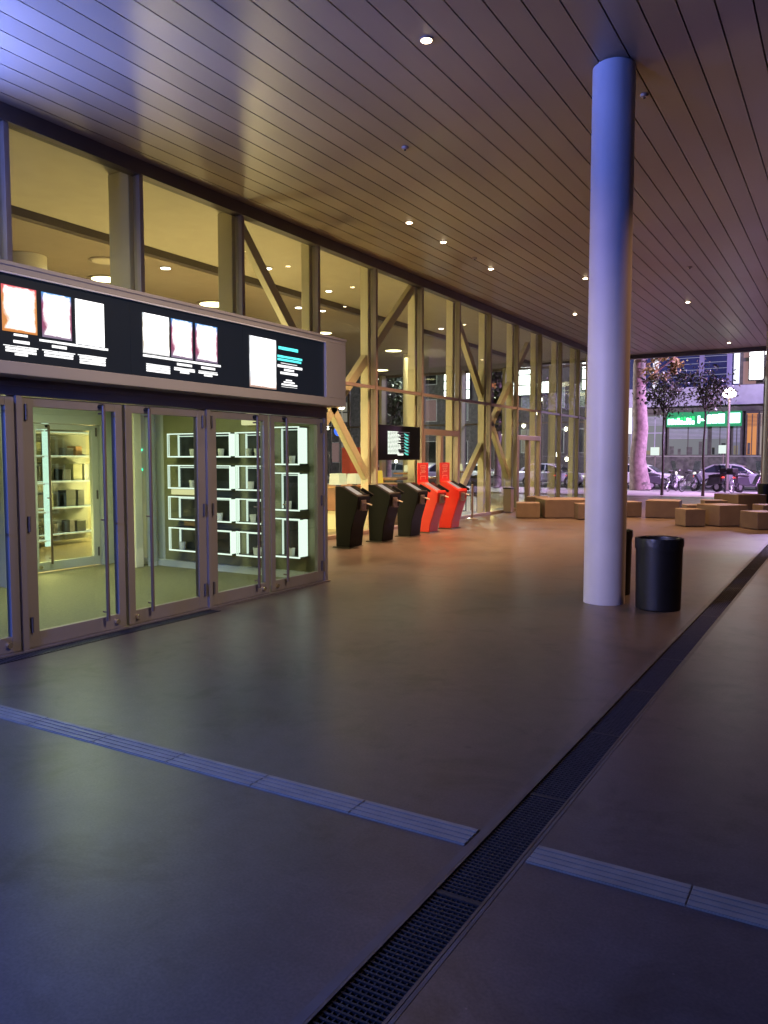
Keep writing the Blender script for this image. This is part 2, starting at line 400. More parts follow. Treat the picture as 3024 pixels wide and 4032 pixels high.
for x, y, lab in [(-5.33, 9.56, 'small unlit ceiling spot between the first downlight and the glass wall'),
                  (-6.95, 15.47, 'small dark ceiling sensor between the downlights over the kiosks'),
                  (-2.2, 9.62, 'small ceiling sensor just behind the top of the round column'),
                  (-3.2, 18.6, 'small ceiling sensor on the far boards right of the column')]:
    t = thing('ceiling_sensor', lab, 'sensor', (x, y, CZ), group='small ceiling sensors')
    b = MB(); b.lathe([(.05, 0), (.05, -.012), (.036, -.03), (.02, -.034)], (x, y, CZ), 20); b.build('body', 'trim', t, smooth=True)
    b = MB(); b.lathe([(.016, -.03), (.014, -.045), (.004, -.05)], (x, y, CZ), 12); b.build('lens', 'black', t, smooth=True)

# ------------------------------------------------------------------ glass facade
GX = -8.85
MY = [-2.3, -.22, 1.86, 3.93, 6.01, 8.08, 10.25, 12.42, 14.53, 16.63, 18.68, 20.74, 22.84, 24.92, 27.0, 29.1, 31.15, 33.1]
fa = thing('glass_facade', 'tall glazed wall with brown mullions along the lobby', 'glass wall', (GX, 16, 0))
b = MB(); b.box(GX-.08, GX+.10, -3, 33.18, 5.60, CZ-.003); b.build('head_beam', 'header', fa)
b = MB(); b.box(GX-.06, GX+.07, 8.5, 33.18, 0, .075); b.build('base_rail', 'frame', fa, bevel=.006)
for y in MY:
    b = MB(); b.box(GX-.06, GX+.075, y-.036, y+.036, .075 if y > 8.3 else 3.05, 5.6); b.build('mullion', 'frame', fa, bevel=.004)
for a, c in zip(MY[:-1], MY[1:]):
    if a > 7:
        b = MB(); b.box(GX-.045, GX+.05, a+.036, c-.036, 3.08, 3.145); b.build('transom', 'frame', fa)
    b = MB(); b.box(GX-.006, GX+.006, a+.036, c-.036, 3.145, 5.6); b.build('upper_pane', 'glass', fa)
    if a > 8 and a not in (16.63, 22.84):
        b = MB(); b.box(GX-.006, GX+.006, a+.036, c-.036, .075, 3.08); b.build('lower_pane', 'glass', fa)
for a, c in ((16.63, 18.68), (22.84, 24.92)):       # glazed doors in the facade
    b = MB(); b.box(GX-.05, GX+.085, a+.036, c-.036, 2.16, 2.30)
    b.box(GX-.05, GX+.085, a+.036, a+.12, .075, 2.16); b.box(GX-.05, GX+.085, c-.12, c-.036, .075, 2.16)
    mid = (a+c)/2; b.box(GX-.05, GX+.08, mid-.07, mid-.003, .08, 2.16); b.box(GX-.05, GX+.08, mid+.003, mid+.07, .08, 2.16)
    dr = b.build('glazed_door', 'frame', fa, bevel=.004)
    b = MB(); b.box(GX-.006, GX+.006, a+.036, c-.036, 2.30, 3.08); b.build('door_pane', 'glass', fa)
    for q in (a+.12, mid+.07):
        b = MB(); b.box(GX-.005, GX+.005, q, q + (c-a)/2-.19, .08, 2.16); b.build('door_pane', 'glass', fa)

# steel fins and braces behind the glass
fins = [(3.93, 'cream steel fin at the far left edge of the upper glazing'), (6.01, 'cream steel fin above the first pair of cinema posters'), (8.08, 'cream steel fin beside the wide dark mullion over the marquee'),
        (10.25, 'cream steel fin where the long diagonal brace starts at its top'), (12.42, 'cream steel fin just right of the marquee end'),
        (14.53, 'cream steel fin behind the black kiosks, where the long diagonal brace ends'), (16.63, 'cream steel fin behind the hanging timetable screen'),
        (18.68, 'cream steel fin behind the taller red kiosk sign'), (20.74, 'cream steel fin in the middle of the crossed braces'),
        (22.84, 'cream steel fin beside the slim brown litter post'), (24.92, 'cream steel fin right of the second glazed door'),
        (27.0, 'slim cream fin behind the pale stone blocks'), (29.1, 'slim cream fin second from the far corner'), (31.15, 'slim cream fin at the far corner of the lobby')]
for y, lab in fins:
    b = MB(); b.box(-9.38 if y < 9 else (-9.27 if y < 11 else -9.15), -8.955, y-.07, y+.07, 0, 5.69); tag(b.build('steel_fin', 'fin', None, bevel=.012), lab, 'steel fin', 'cream steel fins behind the glazing')
for p, q, lab in [((10.4, 5.62), (14.95, .75), 'long diagonal steel brace falling from the marquee top to the black kiosks'),
                  ((16.6, 5.6), (12.3, 1.75), 'diagonal steel brace rising from behind the marquee end to the ceiling'),
                  ((18.75, 5.6), (23.2, .55), 'diagonal brace falling past the middle of the crossed pair'),
                  ((19.2, .6), (24.4, 5.25), 'diagonal brace rising from behind the red kiosks')]:
    b = MB(); b.bar((-9.07, p[0], p[1]), (-9.07, q[0], q[1]), .19, .14); tag(b.build('diagonal_brace', 'fin', None, bevel=.01), lab, 'brace', 'diagonal steel braces behind the glazing')

# ------------------------------------------------------------------ lobby shell
b = MB(); b.box(-11.85, GX-.08, -4, 33.1, 5.70, 5.76)
lc = struct(b.build('lobby_ceiling', 'lobbyceil'))
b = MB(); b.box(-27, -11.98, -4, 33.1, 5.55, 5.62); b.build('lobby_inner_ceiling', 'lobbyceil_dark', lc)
b = MB(); b.box(-11.98, -11.85, -4, 33.1, 5.56, 5.76); b.build('lobby_bulkhead', 'header', lc)
b = MB(); b.box(-27.2, -27, -4, 24, 0, 5.6); tag(b.build('lobby_back_wall', mat('lobby_back_paint', (.20, .16, .11), .7, var=.1), None), 'dark brown rear wall of the lobby', 'wall')
b = MB(); b.box(-27, -9.0, -4.2, -4, 0, 5.6); tag(b.build('lobby_side_wall', mat('lobby_side_paint', (.22, .2, .14), .7, var=.1), None), 'plain wall closing the near end of the lobby', 'wall')
rg = thing('end_glazing', 'far glazed end wall of the lobby facing the street', 'glass wall', (-18, 33.1, 0))
xs = [-9.0, -11.1, -13.2, -15.3, -17.4, -19.5, -21.6, -23.7, -25.8]
for x in xs:
    b = MB(); b.box(x-.04, x+.04, 33.03, 33.17, 0, 5.55); b.build('mullion', 'frame', rg)
b = MB(); b.box(-26, -9.05, 33.05, 33.15, 3.08, 3.15); b.box(-26, -9.05, 33.05, 33.15, 0, .07); b.box(-26, -9.05, 33.05, 33.15, 5.44, 5.54); b.build('rail', 'frame', rg)
for a, c in zip(xs[:-1], xs[1:]):
    b = MB(); b.box(c+.04, a-.04, 33.094, 33.106, .07, 5.44); b.build('pane', 'glass', rg)
for k, x in enumerate([-11.1, -13.2, -15.3, -19.5]):
    lab = ['cream fin at the far glazing nearest the street corner', 'cream fin at the far glazing second from the corner', 'cream fin at the far glazing in the middle of the lobby', 'cream fin at the far glazing deep in the lobby'][k]
    b = MB(); b.box(x-.07, x+.07, 32.6, 32.98, 0, 5.53); tag(b.build('end_fin', 'fin', None, bevel=.012), lab, 'steel fin', 'cream fins at the far end glazing')
for x, y, lab in [(-14.0, 9.95, 'thick round cream lobby column above the first posters'), (-15.5, 19.5, 'round cream lobby column deep behind the black kiosks'), (-14.6, 26.8, 'round cream lobby column near the far end')]:
    b = MB(); b.lathe([(.36, 0), (.36, 5.545)], (x, y, 0), 40); tag(b.build('lobby_column', 'fin', None, smooth=True), lab, 'column', 'round lobby columns')

# lobby lamps
G1 = 'small round spots in the lobby ceiling'
for x, y, z, r, m, lab in [(-10.91, 12.14, 5.69, .075, 'lamp_white', 'small white lobby spot seen beside the second cream fin'), (-10.95, 13.6, 5.69, .075, 'lamp_white', 'small white lobby spot seen through the long diagonal brace'),
        (-11.15, 16.18, 5.69, .075, 'lamp_white', 'small white lobby spot right of the marquee top'), (-11.3, 22.63, 5.69, .075, 'lamp_white', 'small white lobby spot above the crossed braces'),
        (-12.6, 16.89, 5.545, .09, 'lamp_white', 'white lobby spot under the dark ceiling by the long brace'), (-12.32, 17.58, 5.545, .075, 'lamp_white', 'white lobby spot next to the marquee end fin'),
        (-12.38, 12.01, 5.545, .1, 'lamp_white', 'twin looking lobby spot above the second group of posters'), (-14.73, 26.71, 5.545, .09, 'lamp_white', 'white lobby spot at the far dark ceiling'),
        (-13.65, 28.67, 5.545, .09, 'lamp_white', 'white lobby spot farthest under the dark ceiling')]:
    downlight('lobby_spot', lab, x, y, z, r, m, G1)
G2 = 'large flat disc lamps in the lobby'
for x, y, r, m, lab in [(-14.28, 12.07, .3, 'lamp_yellow', 'glowing yellow disc lamp above the first poster group'), (-14.21, 15.43, .36, 'lamp_yellow', 'glowing yellow disc lamp above the second poster group'),
        (-12.98, 10.98, .26, 'lamp_off', 'unlit disc lamp next to the thick lobby column'), (-14.46, 20.71, .24, 'lamp_yellow', 'glowing disc lamp behind the marquee end'),
        (-14.63, 25.4, .3, 'lamp_yellow', 'glowing disc lamp above the timetable screen'), (-18.37, 30.72, .34, 'lamp_yellow', 'glowing disc lamp low behind the black kiosk fins')]:
    downlight('disc_lamp', lab, x, y, 5.545, r, m, G2)
def area(name, loc, size, e, col, rot=(0, 0, 0), sy=None):
    l = bpy.data.lights.new(name, 'AREA'); l.energy = e; l.color = col; l.size = size
    if sy: l.shape = 'RECTANGLE'; l.size_y = sy
    o = bpy.data.objects.new(name, l); COL.objects.link(o); o.location = loc; o.rotation_euler = rot; return o
def point(name, loc, e, col, r=.1):
    l = bpy.data.lights.new(name, 'POINT'); l.energy = e; l.color = col; l.shadow_soft_size = r
    o = bpy.data.objects.new(name, l); COL.objects.link(o); o.location = loc; return o
LOB = (1, .85, .50)
for y in (5, 12, 19, 26): area('lobby_ceiling_light', (-13.6, y, 5.4), 2.4, 210, LOB)
for y in (7.2, 11.3, 15.6, 19.7, 23.9, 28): point('lobby_floor_uplight', (-10.2, y, .5), 55 if y < 18 else 36, (1, .80, .28), .2)
point('lobby_low_light', (-11.8, 11.0, 1.1), 470, (1, .76, .34), .2)  # unseen low lamps added to throw fin shadows onto the canopy ceiling
point('lobby_low_light', (-12.0, 14.0, 1.4), 470, (1, .76, .34), .2)

# lobby furniture seen low between portal and kiosks
t = thing('serving_counter', 'red brown lobby counter with a pale handle rail beside the portal', 'counter', (-10.4, 15.4, 0))
b = MB(); b.box(-10.9, -9.75, 14.6, 17.6, .42, .93); b.build('front_panel', 'brown_wood', t, bevel=.01)
b = MB(); b.box(-10.95, -9.68, 14.5, 17.7, .93, .97); b.build('counter_top', 'orange_wood', t, bevel=.008)
b = MB(); b.box(-9.72, -9.66, 14.62, 17.5, .62, .69); b.build('rail', 'paper', t, bevel=.015)
b = MB(); b.box(-10.85, -9.85, 14.66, 17.5, .0, .42); b.build('plinth', 'fin', t)
for k, (x, y, s, m, lab) in enumerate([(-10.0, 14.85, .17, 'shade', 'glowing cream cube lamp on the counter behind the first black kiosk'), (-10.0, 15.55, .16, 'shade', 'dimmer cream cube lamp on the counter, second from the portal'),
        (-9.95, 16.3, .2, 'shade2', 'amber yellow cube lamp on the counter between two black kiosks'), (-10.4, 18.9, .12, 'shade', 'cream lamp shade just above the nearer red kiosk'), (-10.2, 21.6, .13, 'shade', 'bright white lamp shade right of the farther red kiosk')]):
    z = .97 if k < 3 else 1.2
    t = thing('table_lamp', lab, 'lamp', (x, y, z), group='glowing table lamps in the lobby')
    b = MB(); b.prism([(x-s*.9, z+.03), (x+s*.9, z+.03), (x+s*.75, z+.03+s*1.5), (x-s*.75, z+.03+s*1.5)], 'y', y-s*.9, y+s*.9); b.build('lamp_shade', m, t, bevel=.012)
    b = MB(); b.lathe([(.06, 0), (.06, .02), (.015, .03)], (x, y, z), 16); b.build('lamp_base', 'black', t)
    if k >= 3:
        tt = thing('lamp_table', ['small round lobby table under the lamp behind the nearer red kiosk', 'small round lobby table under the lamp right of the red kiosks'][k-3], 'table', (x, y, 0), group='small round lobby tables')
        b = MB(); b.lathe([(.42, 1.165), (.43, 1.18), (.42, 1.2)], (x, y, 0), 28); b.build('table_top', 'orange_wood', tt, smooth=True)
        b = MB(); b.tube([(x, y, .03), (x, y, 1.17)], .03); b.lathe([(.24, 0), (.24, .02), (.04, .04)], (x, y, 0), 24); b.build('pedestal', 'black', tt)
t = thing('bar_table', 'long orange lobby table behind the second and third black kiosks', 'table', (-10.7, 18.9, 0))
b = MB(); b.box(-11.1, -10.2, 17.9, 20.4, 1.02, 1.07); b.build('table_top', 'orange_wood', t, bevel=.01)
for yy in (18.0, 20.25):
    b = MB(); b.box(-10.95, -10.3, yy, yy+.06, 0, 1.02); b.build('leg', 'black', t)
# dark red panel and black chair
b = MB(); b.box(-12.4, -11.5, 18.6, 18.72, 0, 1.9); tag(b.build('red_partition', 'redpanel', None, bevel=.01), 'dark red partition panel behind the glazing next to the portal', 'partition')
t = thing('lobby_chair', 'black high-backed chair behind the glass right of the red kiosks', 'chair', (-9.8, 21.9, 0))
b = MB(); b.box(-10.02, -9.58, 21.7, 22.14, .45, .51); b.build('seat', 'black', t, bevel=.015)
b = MB(); b.box(-10.02, -9.58, 22.12, 22.16, .51, 1.06); b.build('backrest', 'black', t, bevel=.015)
for ax in (-10.0, -9.63):
    for ay in (21.72, 22.1):
        b = MB(); b.box(ax, ax+.03, ay, ay+.03, 0, .45); b.build('leg', 'black', t)

# hanging timetable screen
t = thing('timetable_screen', 'black hanging screen with glowing white and cyan lines above the kiosks', 'screen', (-9.0, 15.45, 1.95))
TX = -8.775
b = MB(); b.box(TX-.07, TX, 14.62, 16.50, 1.56, 2.33); b.build('casing', 'screenblack', t, bevel=.01)
rr = random.Random(3)
b = MB(); c = MB(); e = MB()
for k in range(18):
    z = 2.18 - k*.0285
    L = .42 + .18*rr.random()
    yy = 14.98
    while yy < 14.98 + L:
        w = .05 + .09*rr.random(); b.box(TX+.001, TX+.004, yy, min(yy+w, 14.98+L), z, z+.017); yy += w + .012
    if k % 2 == 0: c.box(TX+.001, TX+.003, 15.42, 15.98, z+.005, z+.010)
for k in range(7):
    z = 2.14 - k*.072
    e.add([(TX+.003, 15.72, z+.03), (TX+.003, 15.92, z-.012), (TX+.003, 15.92, z-.04), (TX+.003, 15.80, z-.03), (TX+.003, 15.72, z+.01)], [(0, 1, 2, 3, 4)])
b.box(TX+.001, TX+.004, 15.42, 15.68, 1.665, 1.705)
b.build('white_lines', emis('timetable_white', (.9, 1, .86), 1.6), t); c.build('divider_lines', emis('timetable_rule', (.8, .7, .75), .5), t); e.build('cyan_marks', emis('timetable_cyan', (.1, .85, .72), .9), t)

# ------------------------------------------------------------------ entrance vestibule with marquee
PX = -5.88
ve = thing('entrance_vestibule', 'brown framed glass entrance vestibule with double swing doors', 'entrance', (PX, 6, 0))
b = MB(); b.box(PX-.10, PX+.02, .2, 8.45, 2.125, 2.30); b.box(PX-.10, PX+.035, .2, 8.45, 2.20, 2.24); b.build('door_header', 'frame', ve, bevel=.004)
b = MB(); b.box(GX+.12, PX-.05, .2, 8.48, 3.03, 3.10); b.build('vestibule_roof', 'fascia', ve)
b = MB(); b.box(-9.7, PX-.14, .2, 8.40, 2.50, 2.56); b.build('vestibule_soffit', 'wall_green', ve)
b = MB(); b.box(PX-.12, PX+.02, 8.385, 8.455, 0, 2.125); b.build('corner_post', 'frame', ve, bevel=.004)
b = MB(); b.box(PX-.06, PX+.06, .2, 8.45, -.01, .016); b.build('threshold', 'chrome', ve)
b = MB()
yy = .2
while yy < 6.2: b.box(PX+.07, PX+.20, yy, yy+.012, .0008, .005); yy += .03
b.box(PX+.062, PX+.07, .2, 6.2, .0008, .006); b.box(PX+.20, PX+.208, .2, 6.2, .0008, .006); b.build('threshold_grate', 'grate', ve)
b = MB(); b.box(-9.75, PX-.13, 8.43, 8.47, 0, 3.02); b.build('side_wall', 'olive', ve)
b = MB(); b.box(-9.7, PX-.13, 8.36, 8.428, .0, .1); b.build('skirting_ledge', 'grey_frame', ve)
# outer doors
LE = [(2.93, 4.02, 1), (4.07, 5.125, 1), (5.155, 6.225, -1), (6.27, 7.275, 1), (7.305, 8.38, -1)]
posts = [(4.02, 4.07), (6.225, 6.27)]
for a, c in posts:
    b = MB(); b.box(PX-.11, PX+.025, a, c, 0, 2.125); b.build('door_post', 'frame', ve)
def door(par, x, a, c, side, z1, fm, stile=.105, rail=.13, knob=True):
    hing, meet = (.12, .085)
    sa, scw = (hing, meet) if side > 0 else (meet, hing)
    b = MB()
    b.box(x-.055, x+.0, a+.004, a+sa, .018, z1); b.box(x-.055, x+.0, c-scw, c-.004, .018, z1)
    b.box(x-.054, x-.001, a+sa, c-scw, .018, .018+rail); b.box(x-.054, x-.001, a+sa, c-scw, z1-.075, z1)
    dr = b.build('door', fm, par, bevel=.003)
    b = MB(); b.box(x-.032, x-.022, a+sa, c-scw, .018+rail, z1-.075); b.build('pane', 'door_glass', dr)
    hy = (c - .26) if side > 0 else (a + .25)
    b = MB(); b.tube([(x+.055, hy, .12), (x+.055, hy, z1-.03)], .017, 12)
    for zz in (.2, 1.05, z1-.1): b.tube([(x-.01, hy, zz), (x+.055, hy, zz)], .009, 8)
    b.build('pull_bar', 'handle', dr, smooth=True)
    if knob:
        ky = (c - .12) if side > 0 else (a + .10)
        b = MB(); b.tube([(x-.002, ky, .085), (x+.028, ky, .085)], [.026, .022], 16); b.build('floor_lock', 'brass', dr, smooth=True)
    hg = a + .045 if side > 0 else c - .045
    for zz in (.15, 1.0, 1.93):
        b = MB(); b.tube([(x+.012, hg, zz), (x+.012, hg, zz+.13)], .013, 10); b.build('hinge', 'header', dr, smooth=True)
    b = MB(); b.tube([(x+.0, hy, z1-.035), (x+.05, hy, z1-.035)], .02, 12); b.build('bar_cap', 'black', dr)
    return dr
for a, c, sd in LE: door(ve, PX, a, c, sd, 2.115, 'frame')
# inner door row
IX = -9.7
b = MB(); b.box(IX-.08, IX+.04, .2, 8.36, 2.10, 2.5); b.box(IX-.08, IX+.06, .2, 8.36, 2.22, 2.25); b.build('inner_header', 'grey_frame', ve)
for a, c in ((8.0, 8.2), (5.62, 5.72)):
    b = MB(); b.box(IX-.07, IX+.05, a, c, 0, 2.10); b.build('inner_post', 'grey_frame', ve, bevel=.004)
for a, c, sd in ((5.72, 6.84, 1), (6.86, 7.99, -1), (4.5, 5.6, 1)): door(ve, IX, a, c, sd, 2.09, 'grey_frame')
b = MB(); b.box(IX-.055, IX, 8.2, 8.36, .018, .2); b.build('inner_rail', 'grey_frame', ve)
# vertical white riser pipe
b = MB(); b.tube([(-8.93, 8.3, 0.0), (-8.93, 8.3, 2.5)], .07, 20); tag(b.build('riser_pipe', 'grey_frame', None, smooth=True), 'white vertical pipe inside the vestibule left of the lit display cases', 'pipe')
b = MB(); b.lathe([(.13, 2.499), (.13, 2.48), (.05, 2.47)], (-7.9, 7.4, 0), 20); tag(b.build('vestibule_lamp', 'lamp_white', None), 'round ceiling lamp inside the glazed entrance vestibule', 'ceiling light')
area('vestibule_light', (-7.8, 6.3, 2.46), 1.6, 78, (.92, 1, .62))

# lit display cases on the vestibule side wall
WY = 8.42
def display_case(x0, x1, z0, z1, lab, seed):
    rr = random.Random(seed); dp = .21
    t = thing('display_case', lab, 'display case', ((x0+x1)/2, WY, z0), group='lit black display cases in the vestibule')
    w = .018; fy = WY-dp
    b = MB(); b.box(x0+w, x1-w, WY-.02, WY-.002, z0+w, z1-w); b.build('back_panel', 'case_back', t)
    b = MB(); b.box(x0+.004, x1-.004, fy+.016, WY-.002, z0+.001, z0+w*.7); b.box(x0+.004, x1-.004, fy+.016, WY-.002, z1-w*.7, z1-.001); b.build('shelf', 'case_dark', t)
    b = MB(); b.box(x0, x1, fy, fy+.015, z0, z0+w); b.box(x0, x1, fy, fy+.015, z1-w*.8, z1); b.box(x1-.016, x1, fy, fy+.0149, z0+w, z1-w*.8); b.build('lit_front_frame', 'lit_edge', t)
    b = MB(); b.box(x1-.016, x1-.004, fy+.0155, WY-.021, z0+w, z1-w); b.box(x1-.075, x1-.017, WY-.028, WY-.0205, z0+w, z1-w); b.build('lit_side', 'lit_edge', t)
    b = MB(); b.box(x0, x0+.010, fy, fy+.0149, z0+w, z1-w*.8); b.box(x0+.03, x0+.040, fy+.002, fy+.012, z0+w, z1-w*.8); b.build('lit_left_frame', 'lit_dim', t)
    b = MB(); b.box(x0+.05, x0+.062, WY-.05, WY-.021, z0+w, z1-w); b.box(x0+.05, x1-.08, WY-.05, WY-.021, z1-.042, z1-.030); b.build('lit_inner_frame', 'lit_dim', t)
    for k in range(rr.randint(1, 3)):
        cx = x0+.13 + rr.random()*(x1-x0-.32)
        b = MB(); zz = z0+w*.57; b.lathe([(.035, zz), (.045, zz+.11), (.04, zz+.11)], (cx, WY-.09, 0), 16); b.build('paper_cup', 'paper', t, smooth=True)
rows = [(.27, .61), (.72, 1.06), (1.17, 1.51), (1.62, 1.96)]
nm = ['lowest', 'third highest', 'second highest', 'top']
for i, (a, c) in enumerate(rows):
    display_case(-8.50, -7.31, a, c, nm[i] + ' wide display case behind the second and third glass doors', 10+i)
    display_case(-7.22, -6.72, a, c, nm[i] + ' display case in the middle stack behind the third glass door', 20+i)
for i, (a, c) in enumerate([(.30, .82), (.92, 1.42), (1.52, 2.02)]):
    display_case(-6.60, -6.14, a, c, ['lowest', 'middle', 'top'][i] + ' tall display case behind the glass door next to the corner post', 30+i)
for k, (x0, x1, z, m, lab) in enumerate([(-8.55, -8.0, 1.08, 'shade', 'yellow box between the display cases at hip height'), (-8.3, -7.75, .63, 'orange_wood', 'orange box between the two lowest wide display cases'), (-7.2, -6.95, 2.06, 'shade', 'small yellow glowing card above the middle display stack')]):
    b = MB(); b.box(x0, x1, WY-.1, WY-.02, z, z+.075 if k < 2 else z+.16); tag(b.build('shelf_box', m, None, bevel=.008), lab, 'box')

# merchandise shelving behind the inner doors
def shelving(x, y0, y1, lab, seed):
    rr = random.Random(seed)
    t = thing('lit_shelving', lab, 'shelving', (x, (y0+y1)/2, 0), group='lit merchandise shelving behind the inner doors')
    b = MB(); b.box(x-.5, x-.46, y0, y1, .05, 2.25); b.build('back_panel', mat('tan_shelf_back_%d' % seed, (.20, .20, .15), .6, var=.1), t)
    zs = [.2, .68, 1.16, 1.62, 2.05]
    for z in zs:
        b = MB(); b.box(x-.46, x, y0, y1, z, z+.022); b.build('shelf', 'grey_frame', t)
        b = MB(); b.box(x-.02, x+.006, y0, y1, z+.022, z+.034); b.build('lit_edge_strip', 'lit_dim', t)
    b = MB(); b.box(x-.05, x, y1-.10, y1, .12, 2.2); b.build('lit_upright', emis('lit_upright_%d' % seed, (.72, .95, .88), 1.5), t)
    b = MB(); b.box(x-.46, x-.40, y0+.02, y0+.12, .12, 2.2); b.build('lit_upright', emis('lit_upright_back_%d' % seed, (.75, .95, .85), 1.1), t)
    for z in zs[:-1]:
        yy = y0+.05
        while yy < y1-.3:
            w = .09+.12*rr.random(); h = .14+.2*rr.random(); cm = rr.choice(['orange_wood', 'case_back', 'case_back', 'olive', 'podium', 'olive', 'podium', 'paper'])
            if rr.random() < .7:
                b = MB(); b.box(x-.36, x-.12, yy, yy+w, z+.0221, z+.022+h); tag_ = b.build('boxed_goods', cm, t, bevel=.006)
            yy += w+.05
shelving(-11.6, 7.6, 8.55, 'lit shelving of boxes straight behind the first glass door', 41)
shelving(-12.4, 8.7, 10.3, 'deeper lit shelving with orange boxes behind the first and second glass doors', 42)
b = MB(); b.box(-13.5, -13.4, 5, 12, 0, 2.6); tag(b.build('lobby_partition', mat('tan_partition', (.30, .28, .17), .6, var=.08), None), 'tan partition wall deep behind the inner doors', 'partition')
area('shop_light', (-11.2, 8.4, 2.9), 1.2, 16, (1, .92, .55))
for z, lab in ((1.72, 'upper small green pilot lamp beside the white pipe'), (1.42, 'lower small green pilot lamp beside the white pipe')):
    b = MB(); b.box(-9.32, -9.24, 8.40, 8.425, z, z+.03); tag(b.build('pilot_lamp', emis('green_pilot_%d' % int(z*100), (.05, 1, .6), 2.5), None), lab, 'pilot lamp', 'green pilot lamps in the vestibule')
b = MB(); b.box(-9.72, -8.8, 8.425, 8.43, 0.0, 2.5); b.build('pale_wall_panel', 'wall_green', ve)

# marquee with cinema screens
MX = -5.60
mq = thing('cinema_marquee', 'long brown marquee box with black screens of glowing film posters above the doors', 'marquee', (MX, 6, 2.2))
ZB, ZT = 2.262, 3.115
b = MB()
b.box(PX-.03, MX, .0, 8.50, ZT-.075, ZT); b.box(PX-.03, MX, .0, 8.50, ZB, ZB+.10); b.box(PX-.03, MX, 8.06, 8.499, ZB+.10, ZT-.075)
b.box(PX-.03, MX+.012, .0, 8.51, ZT-.028, ZT+.004); b.box(PX-.02, MX-.06, .0, 8.06, ZB+.1, ZT-.075)
b.build('casing', 'fascia', mq, bevel=.005)
b = MB(); b.box(MX-.012, MX+.004, .0, 8.058, ZT-.088, ZT-.076); b.build('bright_trim', 'strip_white', mq)
SX = MX-.03
scr = []
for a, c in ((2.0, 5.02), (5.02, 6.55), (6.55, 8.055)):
    b = MB(); b.box(SX-.028, SX, a+.001, c-.001, ZB+.102, ZT-.09); scr.append(b.build('screen', emis('screen_veil_glow_%d' % int(a*10), (.30, .52, .85), .013, base=(.006, .008, .012)), mq))  # faint blue emission imitates poster glow veiling the black screens
def post(par, y0, y1, z0, z1, m):
    b = MB(); b.box(SX+.001, SX+.006, y0, y1, z0, z1); return b.build('poster', m, par)
k = 5.57/5.75
P1 = poster('poster_amber', (.85, .33, .08), (.95, .12, .16), (.85, .30, .06), 3.6, (.2, .55))
P2 = poster('poster_blue_rose', (.42, .10, .20), (.10, .42, .95), (.30, .24, .36), 4.5, (.22, .6))
P3 = poster('poster_white', (.9, .95, .9), (.9, .95, 1), (.9, .95, 1), 5, (.8, 1.2))
P4 = poster('poster_white_tan', (.75, .68, .55), (.85, .95, 1), (.95, .95, .95), 5, (.55, .75))
P7 = poster('poster_white_sand', (.9, .92, .95), (.92, .96, 1), (.62, .38, .28), 4.6, (.4, .75))
def yk(y): return y*k
post(scr[0], 3.56, yk(3.74)-.02, 2.575, 2.95, P2)
post(scr[0], yk(3.89), yk(4.20), 2.592, 2.945, P1)
post(scr[0], yk(4.25), yk(4.535), 2.588, 2.945, P2)
post(scr[0], yk(4.58), yk(4.88), 2.572, 2.945, P3)
post(scr[1], yk(5.33), yk(5.665), 2.578, 2.945, P4)
post(scr[1], yk(5.695), yk(5.985), 2.578, 2.945, P2)
post(scr[1], yk(6.03), yk(6.35), 2.578, 2.945, P2)
post(scr[2], yk(6.87), yk(7.34), 2.385, 2.935, P7)
rr = random.Random(11)
def line(b, ya, yb, z, h):
    """one line of lit caption words, too bright to read"""
    y = ya
    while y < yb - .004:
        w = min(yb, y + .05 + .07*rr.random())
        b.box(SX+.001, SX+.0035, y, w, z + .002*rr.random(), z+h-.002*rr.random()); y = w + .0035
T1, T2, T3, T4 = MB(), MB(), MB(), MB()
for c0, c1, head, rows_ in ((3.90, 4.20, 1, 4), (4.25, 4.56, 1, 3), (4.60, 4.90, 0, 4)):
    c0, c1 = yk(c0), yk(c1); cm = (c0+c1)/2
    if rows_ == 4 and head: line(T1, cm-.06, cm+.06, 2.563, .02)
    if head: line(T1, cm-.065, cm+.075, 2.508 if c0 < 4 else 2.51, .024)
    for r_ in range(rows_):
        z = 2.479 - r_*.0222; hw = (c1-c0)/2 * (1.0 if r_ < rows_-1 or not head or rows_ == 3 else .42) * (1.04 if r_ == 0 else .92)
        line(T1, cm-hw, cm+hw, z, .009 if r_ == 0 else .0195)
line(T1, yk(4.22), yk(4.92), 2.548, .02)
T1.build('caption', 'white_text', scr[0])
TB = MB(); line(TB, yk(5.33), yk(6.40), 2.545, .024); TB.build('caption_bar', 'white_text', scr[1])
for c0, c1, head, rows_ in ((5.36, 5.68, 0, 4), (5.72, 6.02, 1, 3), (6.06, 6.36, 1, 3)):
    c0, c1 = yk(c0), yk(c1); cm = (c0+c1)/2; T2 = MB()
    if head: line(T2, cm-.1, cm+.1, 2.506, .024)
    for r_ in range(rows_):
        z = 2.479 - r_*.0222; hw = (c1-c0)/2 * (.42 if (head and r_ == rows_-1) else .95)
        line(T2, cm-hw, cm+hw, z, .009 if r_ == 0 else .0195)
    T2.build('caption', 'white_text', scr[1])
q0, q1 = yk(7.37), yk(7.85)
line(T3, q0+.02, q1-.08, 2.845, .036); line(T3, q0, q1, 2.755, .026); line(T3, q0, q1-.02, 2.72, .026)
T3.build('caption', 'cyan_text', scr[2])
line(T4, q0+.06, q1-.1, 2.69, .008)
for z, a_, b_, h in ((2.645, 0, 0, .03), (2.61, .12, .16, .024), (2.57, .05, .09, .028)): line(T4, q0+a_, q1-b_, z, h)
T5 = MB()
for z, a_, b_, h in ((2.50, .15, .2, .016), (2.475, .11, .15, .018), (2.445, .07, .1, .02), (2.425, .07, .1, .006)): line(T5, q0+a_, q1-b_, z, h)
